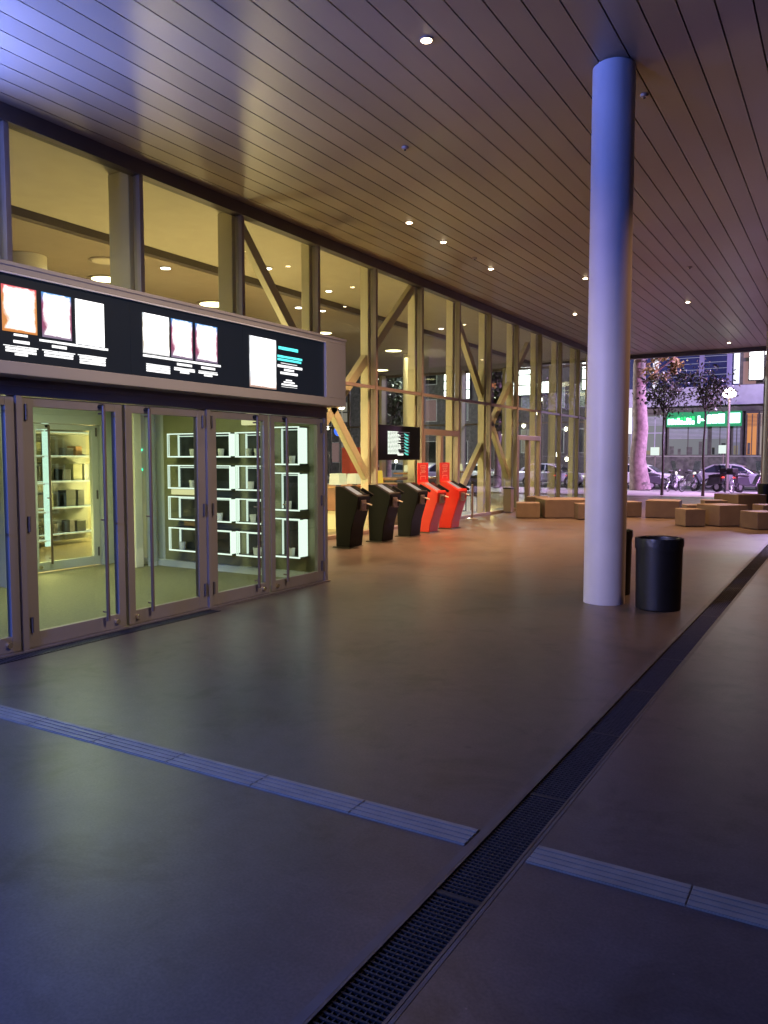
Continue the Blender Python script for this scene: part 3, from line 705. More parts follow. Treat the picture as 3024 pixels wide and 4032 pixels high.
T4.build('caption', 'white_text', scr[2]); T5.build('caption', 'white_text', scr[2])

# ------------------------------------------------------------------ kiosks
KG = 'self service ticket kiosks in a row'
def kiosk(red):
    t = thing('ticket_kiosk', '', 'kiosk', (0, 0, 0), group=KG)
    m = 'kred' if red else 'kblack'; w = .42
    if red: prof = [(-.03, .02), (.28, .02), (.30, .16), (.47, .68), (.49, .88), (.13, 1.075), (.0, 1.09), (-.005, .9), (.03, .60)]
    else:   prof = [(.02, .02), (.31, .02), (.35, .35), (.47, .74), (.50, .92), (.16, 1.095), (.0, 1.10), (.0, .6)]
    b = MB(); b.prism(prof, 'y', 0, w); b.build('body', m, t, bevel=.012, local=True)
    b = MB(); b.prism([(-.05, 0), (.33, 0), (.30, .02), (-.02, .02)], 'y', -.02, w+.02); b.build('base_plate', 'kbase', t, local=True)
    p0, p1 = (Vector((.49, .88)) if red else Vector((.50, .92))), (Vector((.13, 1.075)) if red else Vector((.16, 1.095)))
    d = (p1-p0); n = Vector((-d.y, d.x)).normalized(); n = n if n.y > 0 else -n
    def slab(b, s0, s1, y0, y1, th, lift=0.0005):
        a, c = p0 + d*s0 + n*lift, p0 + d*s1 + n*lift
        b.prism([(a.x, a.y), (c.x, c.y), (c.x+n.x*th, c.y+n.y*th), (a.x+n.x*th, a.y+n.y*th)], 'y', y0, y1)
    b = MB(); slab(b, .04, .98, .015, w-.015, .012); b.build('bezel', 'black' if not red else 'kred', t, local=True)
    b = MB(); slab(b, .16, .93, .035, .20, .003, .0135); b.build('touchscreen', 'kscreen', t, local=True)
    b = MB(); slab(b, .10, .95, w-.20, w-.03, .010, .0135); b.build('side_screen', 'screenblack', t, local=True)
    b = MB(); slab(b, -.10, .60, w-.02, w+.01, .05, .002); b.build('privacy_fin', 'kblack', t, local=True)
    fx = .475
    b = MB(); b.box(fx-.02, fx+.03, .10, .26, .64 if red else .68, .83 if red else .86); b.build('card_reader', 'chrome', t, bevel=.01, local=True)
    b = MB(); b.box(fx+.03, fx+.06, .12, .24, .79, .81); b.box(fx+.03, fx+.05, .11, .25, .67, .69); b.build('reader_slot', 'chrome', t, local=True)
    b = MB(); b.tube([(fx+.03, .25, .80), (fx+.10, .33, .765)], .014, 8); b.build('card_tongue', 'paper', t, local=True)
    b = MB(); b.tube([(.2, .1, .0), (.2, .1, .02)], .01, 6); b.build('cable_boss', 'black', t, local=True)
    if red:
        b = MB(); b.box(-.005, .025, -.02, w+.03, 1.06, 1.50); sg = b.build('sign_panel', 'kred', t, bevel=.008, local=True)
        b = MB(); X0, X1 = .0252, .029
        def st(y0, z0, y1, z1): b.box(X0, X1, y0, y1, z0, z1)
        # worn pale lettering set sideways, read upwards
        st(.08, 1.14, .095, 1.215); st(.08, 1.205, .32, 1.22); st(.305, 1.14, .32, 1.215)
        st(.08, 1.245, .10, 1.31)
        for i in range(6): st(.10+.035*i, 1.285+.012*(i % 2), .14+.035*i, 1.30+.012*(i % 2))
        for i in range(6): st(.10+.035*i, 1.335-.012*(i % 3), .14+.035*i, 1.348-.012*(i % 3))
        st(.09, 1.365, .31, 1.378); st(.08, 1.40, .095, 1.455); st(.08, 1.40, .32, 1.414); st(.08, 1.44, .32, 1.455); st(.305, 1.40, .32, 1.455)
        b.build('lettering', 'pinkmark', sg, local=True)
    return t
kb = kiosk(False); kr = kiosk(True)
for o, x, y, lab in [(kb, -7.95, 11.70, 'black kiosk nearest the entrance portal'), (None, -7.95, 12.83, 'middle black kiosk between two other black ones'), (None, -7.95, 13.95, 'black kiosk standing next to the red kiosks')]:
    if o: o.location = (x, y, 0); o['label'] = lab
    else: dup(kb, lab, (x, y, 0))
kr.location = (-8.0, 14.93, 0); kr['label'] = 'red kiosk with sign panel, beside the last black kiosk'
dup(kr, 'red kiosk with sign panel at the far end of the row', (-8.0, 16.0, 0))

# belt stanchion and slim litter post by the glass
t = thing('belt_stanchion', 'chrome barrier post on a round base beside the last red kiosk', 'barrier post', (-8.5, 18.9, 0))
b = MB(); b.lathe([(.17, 0), (.17, .012), (.05, .035), (.03, .04)], (-8.5, 18.9, 0), 28); b.build('base', 'chrome', t, smooth=True)
b = MB(); b.tube([(-8.5, 18.9, .04), (-8.5, 18.9, .92)], .028, 14); b.build('post', 'chrome', t, smooth=True)
b = MB(); b.lathe([(.035, .92), (.04, .93), (.04, 1.0), (.025, 1.01)], (-8.5, 18.9, 0), 18); b.build('belt_head', 'black', t, smooth=True)
t = thing('litter_post', 'slim square brown litter post against the glass wall', 'litter bin', (-8.62, 21.75, 0))
b = MB(); b.box(-8.74, -8.5, 21.63, 21.87, .02, .70); b.build('body', 'frame', t, bevel=.008)
b = MB(); b.box(-8.75, -8.49, 21.62, 21.88, .70, .735); b.build('lid', 'black', t, bevel=.006)

# ------------------------------------------------------------------ bins
def bin_(x, y, lab):
    t = thing('litter_bin', lab, 'litter bin', (x, y, 0), group='round black litter bins')
    b = MB(); b.lathe([(.222, 0), (.232, .01), (.240, .62), (.244, .70), (.244, .735), (.228, .75), (.222, .735), (.215, .3), (.2, .29)], (x, y, 0), 40); b.build('barrel', 'blackplastic', t, smooth=True)
    b = MB(); n = 48; rr = random.Random(int(x*100)); vs, fs = [], []
    prof = [(.214, .66), (.226, .752), (.246, .758), (.250, .73), (.2495, .655)]
    for i, (r, z) in enumerate(prof):
        for k_ in range(n):
            a = 2*math.pi*k_/n; w = (.008*rr.random() if i < 3 else .02*math.sin(a*3+1)+.012*rr.random()) if i in (1, 2, 4) else .002*rr.random()
            vs.append((x+(r+.002*rr.random())*math.cos(a), y+(r+.002*rr.random())*math.sin(a), z+w))
    for i in range(len(prof)-1): fs += [(i*n+k_, i*n+(k_+1) % n, (i+1)*n+(k_+1) % n, (i+1)*n+k_) for k_ in range(n)]
    b.add(vs, fs); b.build('bin_liner', 'bag', t, smooth=True)
bin_(-1.735, 8.72, 'round black litter bin standing right of the tall column')
bin_(-2.43, 9.42, 'round black litter bin mostly hidden behind the tall column')
t = bin_(-2.35, 28.3, 'round black litter bin far back beside the distant column')

# ------------------------------------------------------------------ stone seats
SG = 'cast stone seat blocks under the canopy'
def stone(x, y, w, d_, h, rz, lab):
    b = MB(); b.box(-w/2, w/2, -d_/2, d_/2, .012, h); o = b.build('stone_block', 'stone', None, bevel=.014)
    o.location = (x, y, 0); o.rotation_euler = (0, 0, R(rz)); tag(o, lab, 'stone block', SG)
stone(-7.45, 20.2, .62, .62, .41, 22, 'pale stone cube nearest the glass wall, front of the left cluster')
stone(-8.3, 23.3, .62, .62, .42, 15, 'stone cube half hidden behind the pale cube by the glass wall')
stone(-6.75, 21.0, 1.25, 1.25, .5, 32, 'large stone block in the middle of the left cluster')
stone(-5.9, 20.45, .6, .6, .42, 28, 'stone cube touching the left edge of the tall column')
stone(-6.45, 22.9, .62, .62, .42, 20, 'low stone cube behind the large block left of the column')
stone(-5.25, 21.9, .62, .62, .42, 35, 'stone cube peeking out right behind the tall column')
stone(-4.32, 22.2, .86, .9, .47, 6, 'dark front stone block standing alone right of the column')
stone(-3.23, 19.68, .5, .5, .41, 38, 'small stone cube in front left of the right cluster')
stone(-2.62, 20.3, .8, .8, .5, 48, 'large stone block at the heart of the right cluster')
stone(-1.72, 19.72, .62, .62, .4, 42, 'stone cube in front at the right edge of the frame')
stone(-2.9, 26.4, 1.05, 1.05, .5, 48, 'large far stone block behind the right cluster')
stone(-3.4, 21.3, .5, .5, .42, 25, 'small stone cube tucked behind the small front cube')
stone(-3.3, 23.9, .6, .6, .42, 20, 'far low stone cube between the dark block and the far block')
stone(-1.75, 22.3, .6, .6, .42, 30, 'stone cube behind the rightmost front cube')
b = MB(); b.box(-.04, .04, -.012, .012, .001, .006); o = b.build('paper_scrap', 'paper', None); o.location = (-3.98, 19.1, 0); o.rotation_euler = (0, 0, .5); tag(o, 'small pale paper scrap on the floor in front of the stone blocks', 'litter')

# ------------------------------------------------------------------ street
def crown(center, rad, n, size, m, name, parent, seed, flat=1.0, clumps=14):
    rr = random.Random(seed); b = MB(); cs = []
    for _ in range(clumps):
        while True:
            p = Vector((rr.uniform(-1, 1), rr.uniform(-1, 1), rr.uniform(-1, 1)))
            if p.length < 1: break
        cs.append((Vector(center) + Vector((p.x*rad[0], p.y*rad[1], p.z*rad[2]))*.78, rr.uniform(.25, .5)*min(rad)))
    for _ in range(n):
        c, r = rr.choice(cs); p = c + Vector((rr.gauss(0, 1), rr.gauss(0, 1), rr.gauss(0, .8)*flat))*r*.6
        u = Vector((rr.gauss(0, 1), rr.gauss(0, 1), rr.gauss(0, 1))).normalized(); w = u.cross(Vector((rr.gauss(0, 1), rr.gauss(0, 1), rr.gauss(0, 1)))).normalized()
        s = size*rr.uniform(.6, 1.4)
        b.add([p-u*s, p-w*s*.45, p+u*s, p+w*s*.45], [(0, 1, 2, 3)])
    return b.build(name, m, parent)
def limbs(b, base, top, n, seed, r0, spread):
    rr = random.Random(seed)
    for k_ in range(n):
        a = 2*math.pi*k_/n + rr.random(); s = rr.uniform(.6, 1)
        p = Vector(base) + (Vector(top)-Vector(base))*rr.uniform(0, .35)
        e = p + Vector((math.cos(a)*spread*s, math.sin(a)*spread*s, (Vector(top)-Vector(base)).length*rr.uniform(.4, .8)))
        b.tube([p, (p+e)/2+Vector((0, 0, .1)), e], [r0, r0*.6, r0*.2], 7)
def tree(x, y, h0, h1, r, lab, name, tr, bm_, lm, n, size, seed, group):
    t = thing(name, lab, 'tree', (x, y, -.005), group=group)
    b = MB(); rr = random.Random(seed)
    pts = [(x + rr.uniform(-.5, .5)*tr*(i > 0), y, h1*.8*i/6) for i in range(7)]
    b.tube(pts, [tr*(1.25 if i == 0 else 1-.08*i) for i in range(7)], 14); limbs(b, (x, y, h0*.95), (x, y, h1*.9), 7, seed, tr*.5, r*.8)
    b.build('trunk', bm_, t, smooth=True)
    crown((x, y, (h0+h1)/2), (r, r, (h1-h0)/2), n, size, lm, 'crown', t, seed)
    return t
TG = 'street trees beyond the canopy'
tree(-6.95, 35.2, 3.35, 5.75, 1.4, 'thin dark street tree left of the green shop sign', 'street_tree', .055, 'bark2', 'leaf_dark', 1250, .08, 1, TG)
tree(-5.3, 35.2, 3.4, 5.6, 1.15, 'thin dark street tree in front of the green shop sign', 'street_tree', .055, 'bark2', 'leaf_dark', 1000, .08, 2, TG)
b = MB(); b.tube([(-3.05, 34.9, -.01), (-3.05, 34.9, 5.2)], [.05, .04], 10); b.lathe([(.11, -.004), (.11, .06), (.05, .09)], (-3.05, 34.9, 0), 16); tag(b.build('slim_post', 'pole', None, smooth=True), 'slim dark post near the right edge in front of the orange shop', 'post')
tree(-8.95, 40.1, 6.2, 11.5, 2.8, 'thick pink lit plane tree trunk right behind the tall column', 'plane_tree', .42, 'bark', 'leaf_yellow', 2600, .17, 4, 'plane trees along the road')
t = bpy.data.objects['plane_tree']
b = MB(); b.tube([(-8.9, 40, 5.2), (-8.0, 39.6, 5.9), (-7.0, 39.3, 6.5)], [.1, .06, .02], 8); b.build('branch', 'bark', t, smooth=True)
crown((-7.75, 39.5, 5.85), (.95, .6, 1.15), 620, .12, 'leaf_yellow', 'low_branch_leaves', t, 44, clumps=9)
for k_, (x, y, lab) in enumerate([(-16.3, 39.5, 'leafy street tree seen through the far lobby glazing, first from the corner'), (-23.4, 40, 'leafy street tree seen through the lobby glass behind the red kiosks'), (-29, 39.5, 'leafy street tree seen through the lobby glass behind the timetable screen'), (-34, 41, 'leafy street tree seen low beside the entrance portal')]):
    tree(x, y, 2.6, 7.0, .85 if k_ == 0 else 1.5, lab, 'plane_tree', .2, 'bark', 'leaf_dark', 1500, .17, 60+k_, 'plane trees along the road')

# opposite buildings
def windows(par, xs_, zs_, w, h, y, mats, seed):
    rr = random.Random(seed)
    for z in zs_:
        for x in xs_:
            b = MB(); b.box(x-w/2-.06, x+w/2+.06, y-.06, y+.02, z-.06, z+h+.06); fr = b.build('window', 'grey_frame', par)
            b = MB(); b.box(x-w/2, x+w/2, y-.075, y-.061, z, z+h); b.build('pane', rr.choice(mats), fr)
BY = 58.0
ob = thing('office_block', 'dark blue glazed office block with lit vertical tubes over a shop row', 'building', (-9, BY, 0))
b = MB(); b.box(-14.6, 4, BY+.3, BY+12, 0, 16); b.build('core', 'darkwall', ob)
b = MB(); b.box(-14.6, 4, BY-.3, BY+.25, 0, 1.66); b.build('podium', 'podium', ob)
b = MB(); b.box(-14.6, 4, BY-.34, BY+.2, 1.66, 1.74); b.build('podium_ledge', 'kerb', ob)
b = MB(); b.box(-14.6, 4, BY-.6, BY+.3, 5.15, 6.42); b.build('spandrel_band', 'facade', ob)
b = MB(); b.box(-14.6, 4, BY-.1, BY+.29, 4.72, 5.15); b.build('fascia_beam', 'darkwall', ob)
b = MB(); b.box(-14.6, -6.6, BY-.1, BY+.29, 6.42, 15.5); b.build('curtain_wall', 'blueglass', ob)
b = MB(); z = 6.75
while z < 13:
    b.box(-11.6, -9.15, BY-.125, BY-.101, z, z+.035); b.box(-8.85, -7.05, BY-.125, BY-.101, z+.05, z+.085); z += .42
b.build('lit_grid_line', 'gridline', ob)
for x in (-9.0, -7.25):
    b = MB(); b.box(x-.16, x+.16, BY-.16, BY-.1, 6.42, 15); b.build('pilaster', mat('purple_pilaster_%d' % int(-x*10), (.24, .2, .42), .5), ob)
for x, z0 in ((-12.0, 6.35), (-6.78, 6.55)):
    b = MB(); b.box(x-.17, x+.17, BY-.42, BY-.18, z0, 11); b.build('light_tube', 'tube', ob)
b = MB(); b.box(-6.4, -5.6, BY-.1, BY+.29, 6.5, 8.0); b.box(-6.4, -5.6, BY-.1, BY+.29, 8.25, 10); b.build('pink_window', 'pinkglow', ob)
b = MB(); b.box(-6.6, 4, BY-.09, BY+.28, 6.42, 15); b.build('upper_wall', 'darkwall', ob)
for x0, x1, m in [(-14.3, -12.95, 'shopblue'), (-12.65, -11.35, 'shopglow'), (-11.1, -8.45, 'shopglow'), (-8.3, -7.15, 'shopglow'), (-6.95, -6.4, 'shopblue'), (-6.1, -5.4, 'orangeglow'), (-5.3, -4.95, 'creamglow'), (-4.8, -3.2, 'orangeglow'), (-3, -.5, 'creamglow')]:
    b = MB(); b.box(x0-.07, x1+.07, BY-.08, BY+.28, 1.741, 4.70); fr = b.build('shop_window', 'darkwall', ob)
    b = MB(); b.box(x0, x1, BY-.10, BY-.081, 1.80, 3.75 if x0 > -12 and x0 < -6.9 else 4.55); b.build('pane', m, fr)
    rr = random.Random(int(x0*10)); b = MB(); zt = 3.72 if x0 > -12 and x0 < -6.9 else 4.5
    zz = zt-.08
    while zz > zt-.5-1.1*rr.random(): b.box(x0+.02, x1-.02, BY-.112, BY-.101, zz, zz+.035); zz -= .09
    b.build('blind', 'facade' if x0 < -6.9 else 'brown_wood', fr)
    b = MB(); mx = (x0+x1)/2
    for xx in (x0, mx-.03, x1-.06): b.box(xx, xx+.06, BY-.125, BY-.113, 1.80, zt)
    b.build('window_bar', 'darkwall' if x0 > -12.2 else 'facade', fr)
    b = MB(); xx = x0+.1
    while xx < x1-.35:
        w = rr.uniform(.12, .4); b.box(xx, xx+w, BY-.11, BY-.1005, 1.82, 1.82+rr.uniform(.2, 1.1)); xx += w+rr.uniform(.1, .5)
    b.build('window_display', rr.choice(['case_back', 'olive', 'podium']), fr)
b = MB()
for x in (-12.9, -12.75): b.box(x-.05, x+.05, BY-.13, BY-.1, 1.76, 4.4)
b.box(-12.95, -11.3, BY-.13, BY-.1, 3.3, 3.37); b.build('white_shop_frame', 'facade', ob)
b = MB(); b.box(-13.98, -13.6, BY-.3, BY-.15, 3.3, 5.2); tag(b.build('light_panel', 'whiteglow', None, bevel=.02), 'tall white light panel between the column and the plane tree', 'light panel')
# green shop sign
t = thing('green_shop_sign', 'glowing green shop sign with white letters behind the thin street trees', 'shop sign', (-8.8, BY-.5, 4.2))
b = MB(); b.box(-11.15, -6.35, BY-.55, BY-.35, 3.72, 4.72); b.build('board', 'green_glow', t, bevel=.02)
rr = random.Random(5); b = MB(); c = MB(); x = -11.05
while x < -9.3:
    w = rr.uniform(.10, .2); h = rr.uniform(.22, .46); b.box(x, x+w, BY-.60, BY-.56, 3.88, 3.88+h); c.box(x+.02, x+w, BY-.59, BY-.556, 3.9+h, 4.42-.1*rr.random()); x += w+.05
for x0, x1, z0, z1 in [(-9.1, -8.95, 3.95, 4.45), (-9.0, -8.6, 4.1, 4.25), (-8.5, -8.25, 3.9, 4.5), (-8.2, -7.85, 3.92, 4.52), (-7.8, -7.4, 3.92, 4.55), (-7.1, -6.45, 3.92, 4.58)]: b.box(x0, x1, BY-.60, BY-.56, z0, z1)
b.build('letter', 'green_txt', t); c.build('letter_edge', 'green_txt2', t)
# white vertical sign
t = thing('white_sign', 'large bright white vertical sign high on the building at the right edge', 'illuminated sign', (-5.45, BY-1, 8))
b = MB()
for q in range(5): b.box(-5.92, -5.12, BY-1.1, BY-.9, 6.72+q*.74, 7.42+q*.74)
b.build('lit_face', 'bigsign', t, bevel=.03)
b = MB(); b.box(-6.0, -5.04, BY-.89, BY-.6, 6.65, 10.5); b.build('casing', 'black', t)
b = MB(); b.box(-5.0, -4.7, BY-1.0, BY-.8, 8.3, 9.0); b.build('side_lamp', 'bigsign', t)

rb = thing('corner_house', 'dark street house with a few lit windows seen through the far glazing', 'building', (-20, BY, 0))
b = MB(); b.box(-24.5, -15, BY, BY+9, 0, 14); b.build('wall', 'darkwall', rb)
windows(rb, [-23.4, -21.4, -19.2, -17.0], [2.0, 5.4, 8.6], 1.1, 1.7, BY, ['shopblue', 'case_back', 'creamglow', 'case_back'], 8)
rb = thing('long_house', 'long dark street building seen through the lobby behind the kiosks', 'building', (-33, BY, 0))
b = MB(); b.box(-44, -25, BY, BY+9, 0, 12); b.build('wall', 'podium', rb)
windows(rb, [-42, -39, -36, -33, -30, -27.2], [1.2, 4.6, 7.6], 1.3, 1.7, BY, ['shopglow', 'case_back', 'creamglow', 'case_back', 'pinkglow'], 9)
rb = thing('side_house', 'dark building on the side street behind the entrance portal', 'building', (-42, 40, 0))
b = MB(); b.box(-52, -44.5, 20, 56, 0, 12); b.build('wall', 'darkwall', rb)
for k_ in range(8):
    b = MB(); y0 = 24+k_*3.8; b.box(-44.5, -44.42, y0, y0+1.4, 1.6, 3.4); fr = b.build('window', 'grey_frame', rb)
    b = MB(); b.box(-44.42, -44.40, y0+.08, y0+1.32, 1.68, 3.32); b.build('pane', ['shopglow', 'case_back', 'creamglow'][k_ % 3], fr)
SGN = 'bright signs across the street seen through the lobby'
for x0, x1, z0, z1, m, lab in [(-28.3, -26.0, 6.2, 9.2, 'bigsign', 'big white sign seen through the glass above the transom behind the crossed braces'), (-22.7, -21.0, 6.3, 9.4, 'bigsign', 'tall white sign seen through the glass right of the crossed braces'),
        (-20.4, -19.4, 6.4, 7.3, 'bigsign', 'small square white sign seen through the glass'), (-17.1, -16.3, 6.5, 9.6, 'bigsign', 'slim white sign seen through the glass just left of the tall column'),
        (-24.3, -23.2, 5.6, 7.4, 'orangesign', 'orange lit sign seen through the glass beside the crossed braces'), (-38.5, -37.5, 4.6, 6.4, 'creamglow', 'cream lit banner behind the long brace')]:
    t = thing('street_sign_box', lab, 'illuminated sign', ((x0+x1)/2, BY-.8, z0), group=SGN)
    b = MB(); b.box(x0, x1, BY-.8, BY-.55, z0, z1); b.build('casing', 'black', t)
    b = MB(); n = max(1, round((z1-z0)/.75))
    for q in range(n): b.box(x0+.05, x1-.05, BY-.83, BY-.801, z0+.05+q*(z1-z0)/n, z0+(q+1)*(z1-z0)/n-.05)
    b.build('lit_face', m, t)
t = thing('round_blue_sign', 'round glowing blue sign beside the entrance portal corner', 'illuminated sign', (-35.6, 53, 3.6))
b = MB(); b.tube([(-35.6, 53, 3.75), (-35.6, 52.9, 3.75)], .42, 24); b.build('lit_face', 'bluesign', t)
b = MB(); b.tube([(-35.6, 53.06, 0), (-35.6, 53.06, 3.9)], .05, 8); b.build('post', 'pole', t)

# street lamps
def lamp(x, y, h, r, lab, m='streetlamp'):
    t = thing('street_lamp', lab, 'street lamp', (x, y, 0), group='street lamps along the road')
    b = MB(); b.tube([(x, y, -.15), (x, y, 1.2), (x, y, h)], [.11, .09, .06], 12); b.build('pole', 'pole', t, smooth=True)
    b = MB(); b.lathe([(r*.25, h-.02), (r, h+.05), (r*1.15, h+.2), (r*.6, h+.42), (.04, h+.5)], (x, y, 0), 20); b.build('lantern', m, t, smooth=True)
    return t
lamp(-5.75, 46.2, 4.85, .3, 'street lamp with glowing warm lantern right of the green shop sign')
LMP = [(-19.0, 46, 5.2, 'warm street lamp seen through the lobby right of the crossed braces'), (-14.2, 50, 6.4, 'warm street lamp seen through the glass close to the tall column'), (-25, 47, 4.6, 'warm street lamp seen through the glass behind the red kiosks'),
       (-31, 46.5, 5.0, 'warm street lamp seen behind the timetable screen'), (-38, 46, 4.4, 'warm street lamp seen right of the entrance portal')]
for x, y, h, lab in LMP: lamp(x, y, h, .2, lab)
for x, z, lab in [(-10.55, 1.75, 'small white lit lantern board on the plane tree trunk'), (-6.6, 1.85, 'white lit lantern board in front of the shop windows')]:
    t = thing('lantern_board', lab, 'lit board', (x, 51, 0), group='small white lit boards by the road')
    b = MB(); b.box(x-.26, x+.26, 50.97, 51.05, z, z+.5); b.build('lit_face', emis('lantern_board_%d' % int(-x*10), (.85, 1, .92), 1.0), t, bevel=.01)
    b = MB(); b.tube([(x, 51.1, -.15), (x, 51.1, z+.4)], .035, 8); b.build('post', 'pole', t)

rr = random.Random(21)
for q in range(26):  # scattered bulbs standing in for far lights and reflections in the glass
    x = rr.uniform(-40, -15.5); y = rr.uniform(43, 56); z = rr.choice([rr.uniform(.8, 2.2), rr.uniform(2.5, 5.5), rr.uniform(2.5, 5.5)])
    t = thing('added_bulb', 'tiny added bulb for the far lights and reflections in the lobby glass', 'street light', (x, y, z), group='tiny added bulbs beyond the lobby')
    b = MB(); b.lathe([(.02, .16), (.09, .12), (.11, 0), (.07, -.09), (.01, -.12)], (x, y, z), 12); b.build('bulb', 'streetlamp', t, smooth=True)
    b = MB(); b.tube([(x, y, z+.15), (x, y, z+.3)], .03, 8); b.tube([(x, y+.02, z+.3), (x, y+.5, z+.3), (x, y+.5, -.16)], .03, 8); b.build('bracket', 'pole', t)
# cars (parked, side on; length along x)
def car(m, lab):
    t = thing('parked_car', lab, 'car', (0, 0, 0), group='cars parked along the road')
    Wd = .86
    body = [(-2.05, .28), (2.02, .28), (2.12, .45), (2.08, .66), (1.75, .80), (.95, .88), (-1.75, .92), (-2.08, .84), (-2.14, .55)]
    b = MB(); b.prism(body, 'y', -Wd, Wd); b.build('body', m, t, bevel=.07, local=True, smooth=True)
    cab = [(1.0, .86), (.35, 1.30), (-.1, 1.41), (-1.1, 1.40), (-1.72, 1.12), (-1.86, .88)]
    b = MB(); n = len(cab)
    ins = .13
    vs = [(x_, -Wd+.03+ins*((z_-.86)/.55), z_) for x_, z_ in cab] + [(x_, Wd-.03-ins*((z_-.86)/.55), z_) for x_, z_ in cab]
    b.add(vs, [tuple(range(n)), tuple(range(2*n-1, n-1, -1))] + [(i, i+n, (i+1) % n+n, (i+1) % n) for i in range(n)]); b.build('cabin', m, t, bevel=.05, local=True, smooth=True)
    for s in (-1, 1):
        def pane(pts):
            b = MB(); vs = []
            for x_, z_ in pts:
                yy = s*(Wd-.03-ins*((z_-.86)/.55)); vs.append((x_, yy+s*.004, z_))
            for x_, z_ in pts:
                yy = s*(Wd-.03-ins*((z_-.86)/.55)); vs.append((x_, yy-s*.01, z_))
            k_ = len(pts); b.add(vs, [tuple(range(k_)), tuple(range(2*k_-1, k_-1, -1))] + [(i, i+k_, (i+1) % k_+k_, (i+1) % k_) for i in range(k_)]); b.build('side_window', 'carglass', t, local=True)
        pane([(.82, .93), (.30, 1.27), (-.18, 1.34), (-.2, .93)]); pane([(-.28, .93), (-.26, 1.34), (-1.05, 1.34), (-1.5, 1.12), (-1.62, .94)])
        for x_ in (1.32, -1.32):
            b = MB(); b.tube([(x_, s*(Wd-.19), .31), (x_, s*(Wd+.01), .31)], .31, 22); wh = b.build('wheel', 'tyre', t, local=True)
            b = MB(); b.tube([(x_, s*(Wd+.005), .31), (x_, s*(Wd+.022), .31)], [.21, .17], 18); b.build('rim', 'rim', wh, local=True)
        b = MB(); b.box(2.0, 2.11, s*.52-.16, s*.52+.16, .58, .70); b.build('headlight', 'headlamp', t, bevel=.02, local=True)
        b = MB(); b.box(-2.13, -2.05, s*.60-.14, s*.60+.14, .64, .80); b.build('tail_light', 'taillamp', t, bevel=.02, local=True)
        b = MB(); b.box(.62, .78, s*(Wd+.08)-.07, s*(Wd+.08)+.07, .92, 1.02); b.build('mirror', m, t, bevel=.02, local=True)
    b = MB(); b.add([(.93, -.68, .925), (.93, .68, .925), (.42, .60, 1.268), (.42, -.60, 1.268), (.96, -.68, .935), (.96, .68, .935), (.45, .60, 1.278), (.45, -.60, 1.278)], [(0, 1, 2, 3), (7, 6, 5, 4), (0, 4, 5, 1), (1, 5, 6, 2), (2, 6, 7, 3), (3, 7, 4, 0)]); b.build('windscreen', 'carglass', t, local=True)
    b = MB(); b.box(2.05, 2.13, -.5, .5, .36, .5); b.build('grille', 'black', t, bevel=.02, local=True)
    return t
CZ0 = -.152
c1 = car('carwhite', 'white car parked behind the plane tree trunk'); c1.location = (-10.35, 47, CZ0)
c2 = car('carpurple', 'silver car parked behind the scooters'); c2.location = (-5.4, 47.3, CZ0)
c3 = dup(c1, 'white car at the right edge behind the street tree', (-2.0, 46.8, CZ0), math.pi)
for x, y, rz, src, lab in [(-15.8, 47.1, 0, c2, 'silver car seen through the far glazing nearest the column'), (-20.8, 47, 0, c1, 'white car seen through the glazing behind the stone blocks'), (-26.2, 46.8, .1, c2, 'silver car seen through the lobby behind the red kiosks'),
                           (-33, 44, 1.4, c1, 'white car turning in the side street behind the black kiosks'), (-21.5, 43, 1.2, c2, 'silver car with red tail lights seen behind the belt stanchion')]:
    dup(src, lab, (x, y, CZ0), rz)

# scooters
def scooter(lab, screen=True):
    t = thing('motor_scooter', lab, 'scooter', (0, 0, 0), group='scooters parked at the kerb')
    for x_, nm_ in ((.62, 'front_wheel'), (-.62, 'rear_wheel')):
        b = MB(); b.tube([(x_, -.06, .24), (x_, .06, .24)], .24, 20); w_ = b.build(nm_, 'tyre', t, local=True)
        b = MB(); b.tube([(x_, -.066, .24), (x_, .066, .24)], .13, 16); b.build('rim', 'rim', w_, local=True)
    b = MB(); b.prism([(-.88, .42), (-.3, .28), (.25, .24), (.42, .30), (.62, .78), (.56, .84), (.42, .72), (.22, .36), (-.1, .40), (-.2, .70), (-.85, .76)], 'y', -.15, .15); b.build('body', 'cardark', t, bevel=.05, local=True, smooth=True)
    b = MB(); b.prism([(-.9, .75), (-.2, .70), (-.15, .76), (-.5, .84), (-.92, .84)], 'y', -.14, .14); b.build('seat', 'black', t, bevel=.03, local=True, smooth=True)
    b = MB(); b.tube([(.62, 0, .24), (.52, 0, .95)], .03, 8); b.tube([(.48, -.34, 1.02), (.52, -.1, .96), (.52, .1, .96), (.48, .34, 1.02)], .018, 8); b.build('handlebar', 'black', t, local=True, smooth=True)
    b = MB(); b.tube([(.66, 0, .84), (.72, 0, .84)], [.085, .075], 14); b.build('headlight', 'headlamp', t, local=True)
    b = MB(); b.box(-.95, -.90, -.06, .06, .66, .72); b.build('tail_light', 'taillamp', t, local=True)
    if screen:
        b = MB(); b.add([(.62, -.24, .92), (.62, .24, .92), (.50, .22, 1.45), (.50, -.22, 1.45), (.626, -.24, .92), (.626, .24, .92), (.506, .22, 1.45), (.506, -.22, 1.45)], [(0, 1, 2, 3), (7, 6, 5, 4), (0, 4, 5, 1), (1, 5, 6, 2), (2, 6, 7, 3), (3, 7, 4, 0)]); b.build('windscreen', 'screenlens', t, local=True)
    b = MB(); b.box(-1.2, -.86, -.19, .19, .82, 1.12); b.build('top_box', 'blackplastic', t, bevel=.04, local=True)
    return t
s1 = scooter('dark scooter with tall windscreen parked at the kerb behind the thin street tree'); s1.location = (-5.9, 40.15, 0); s1.rotation_euler = (0, 0, R(150))
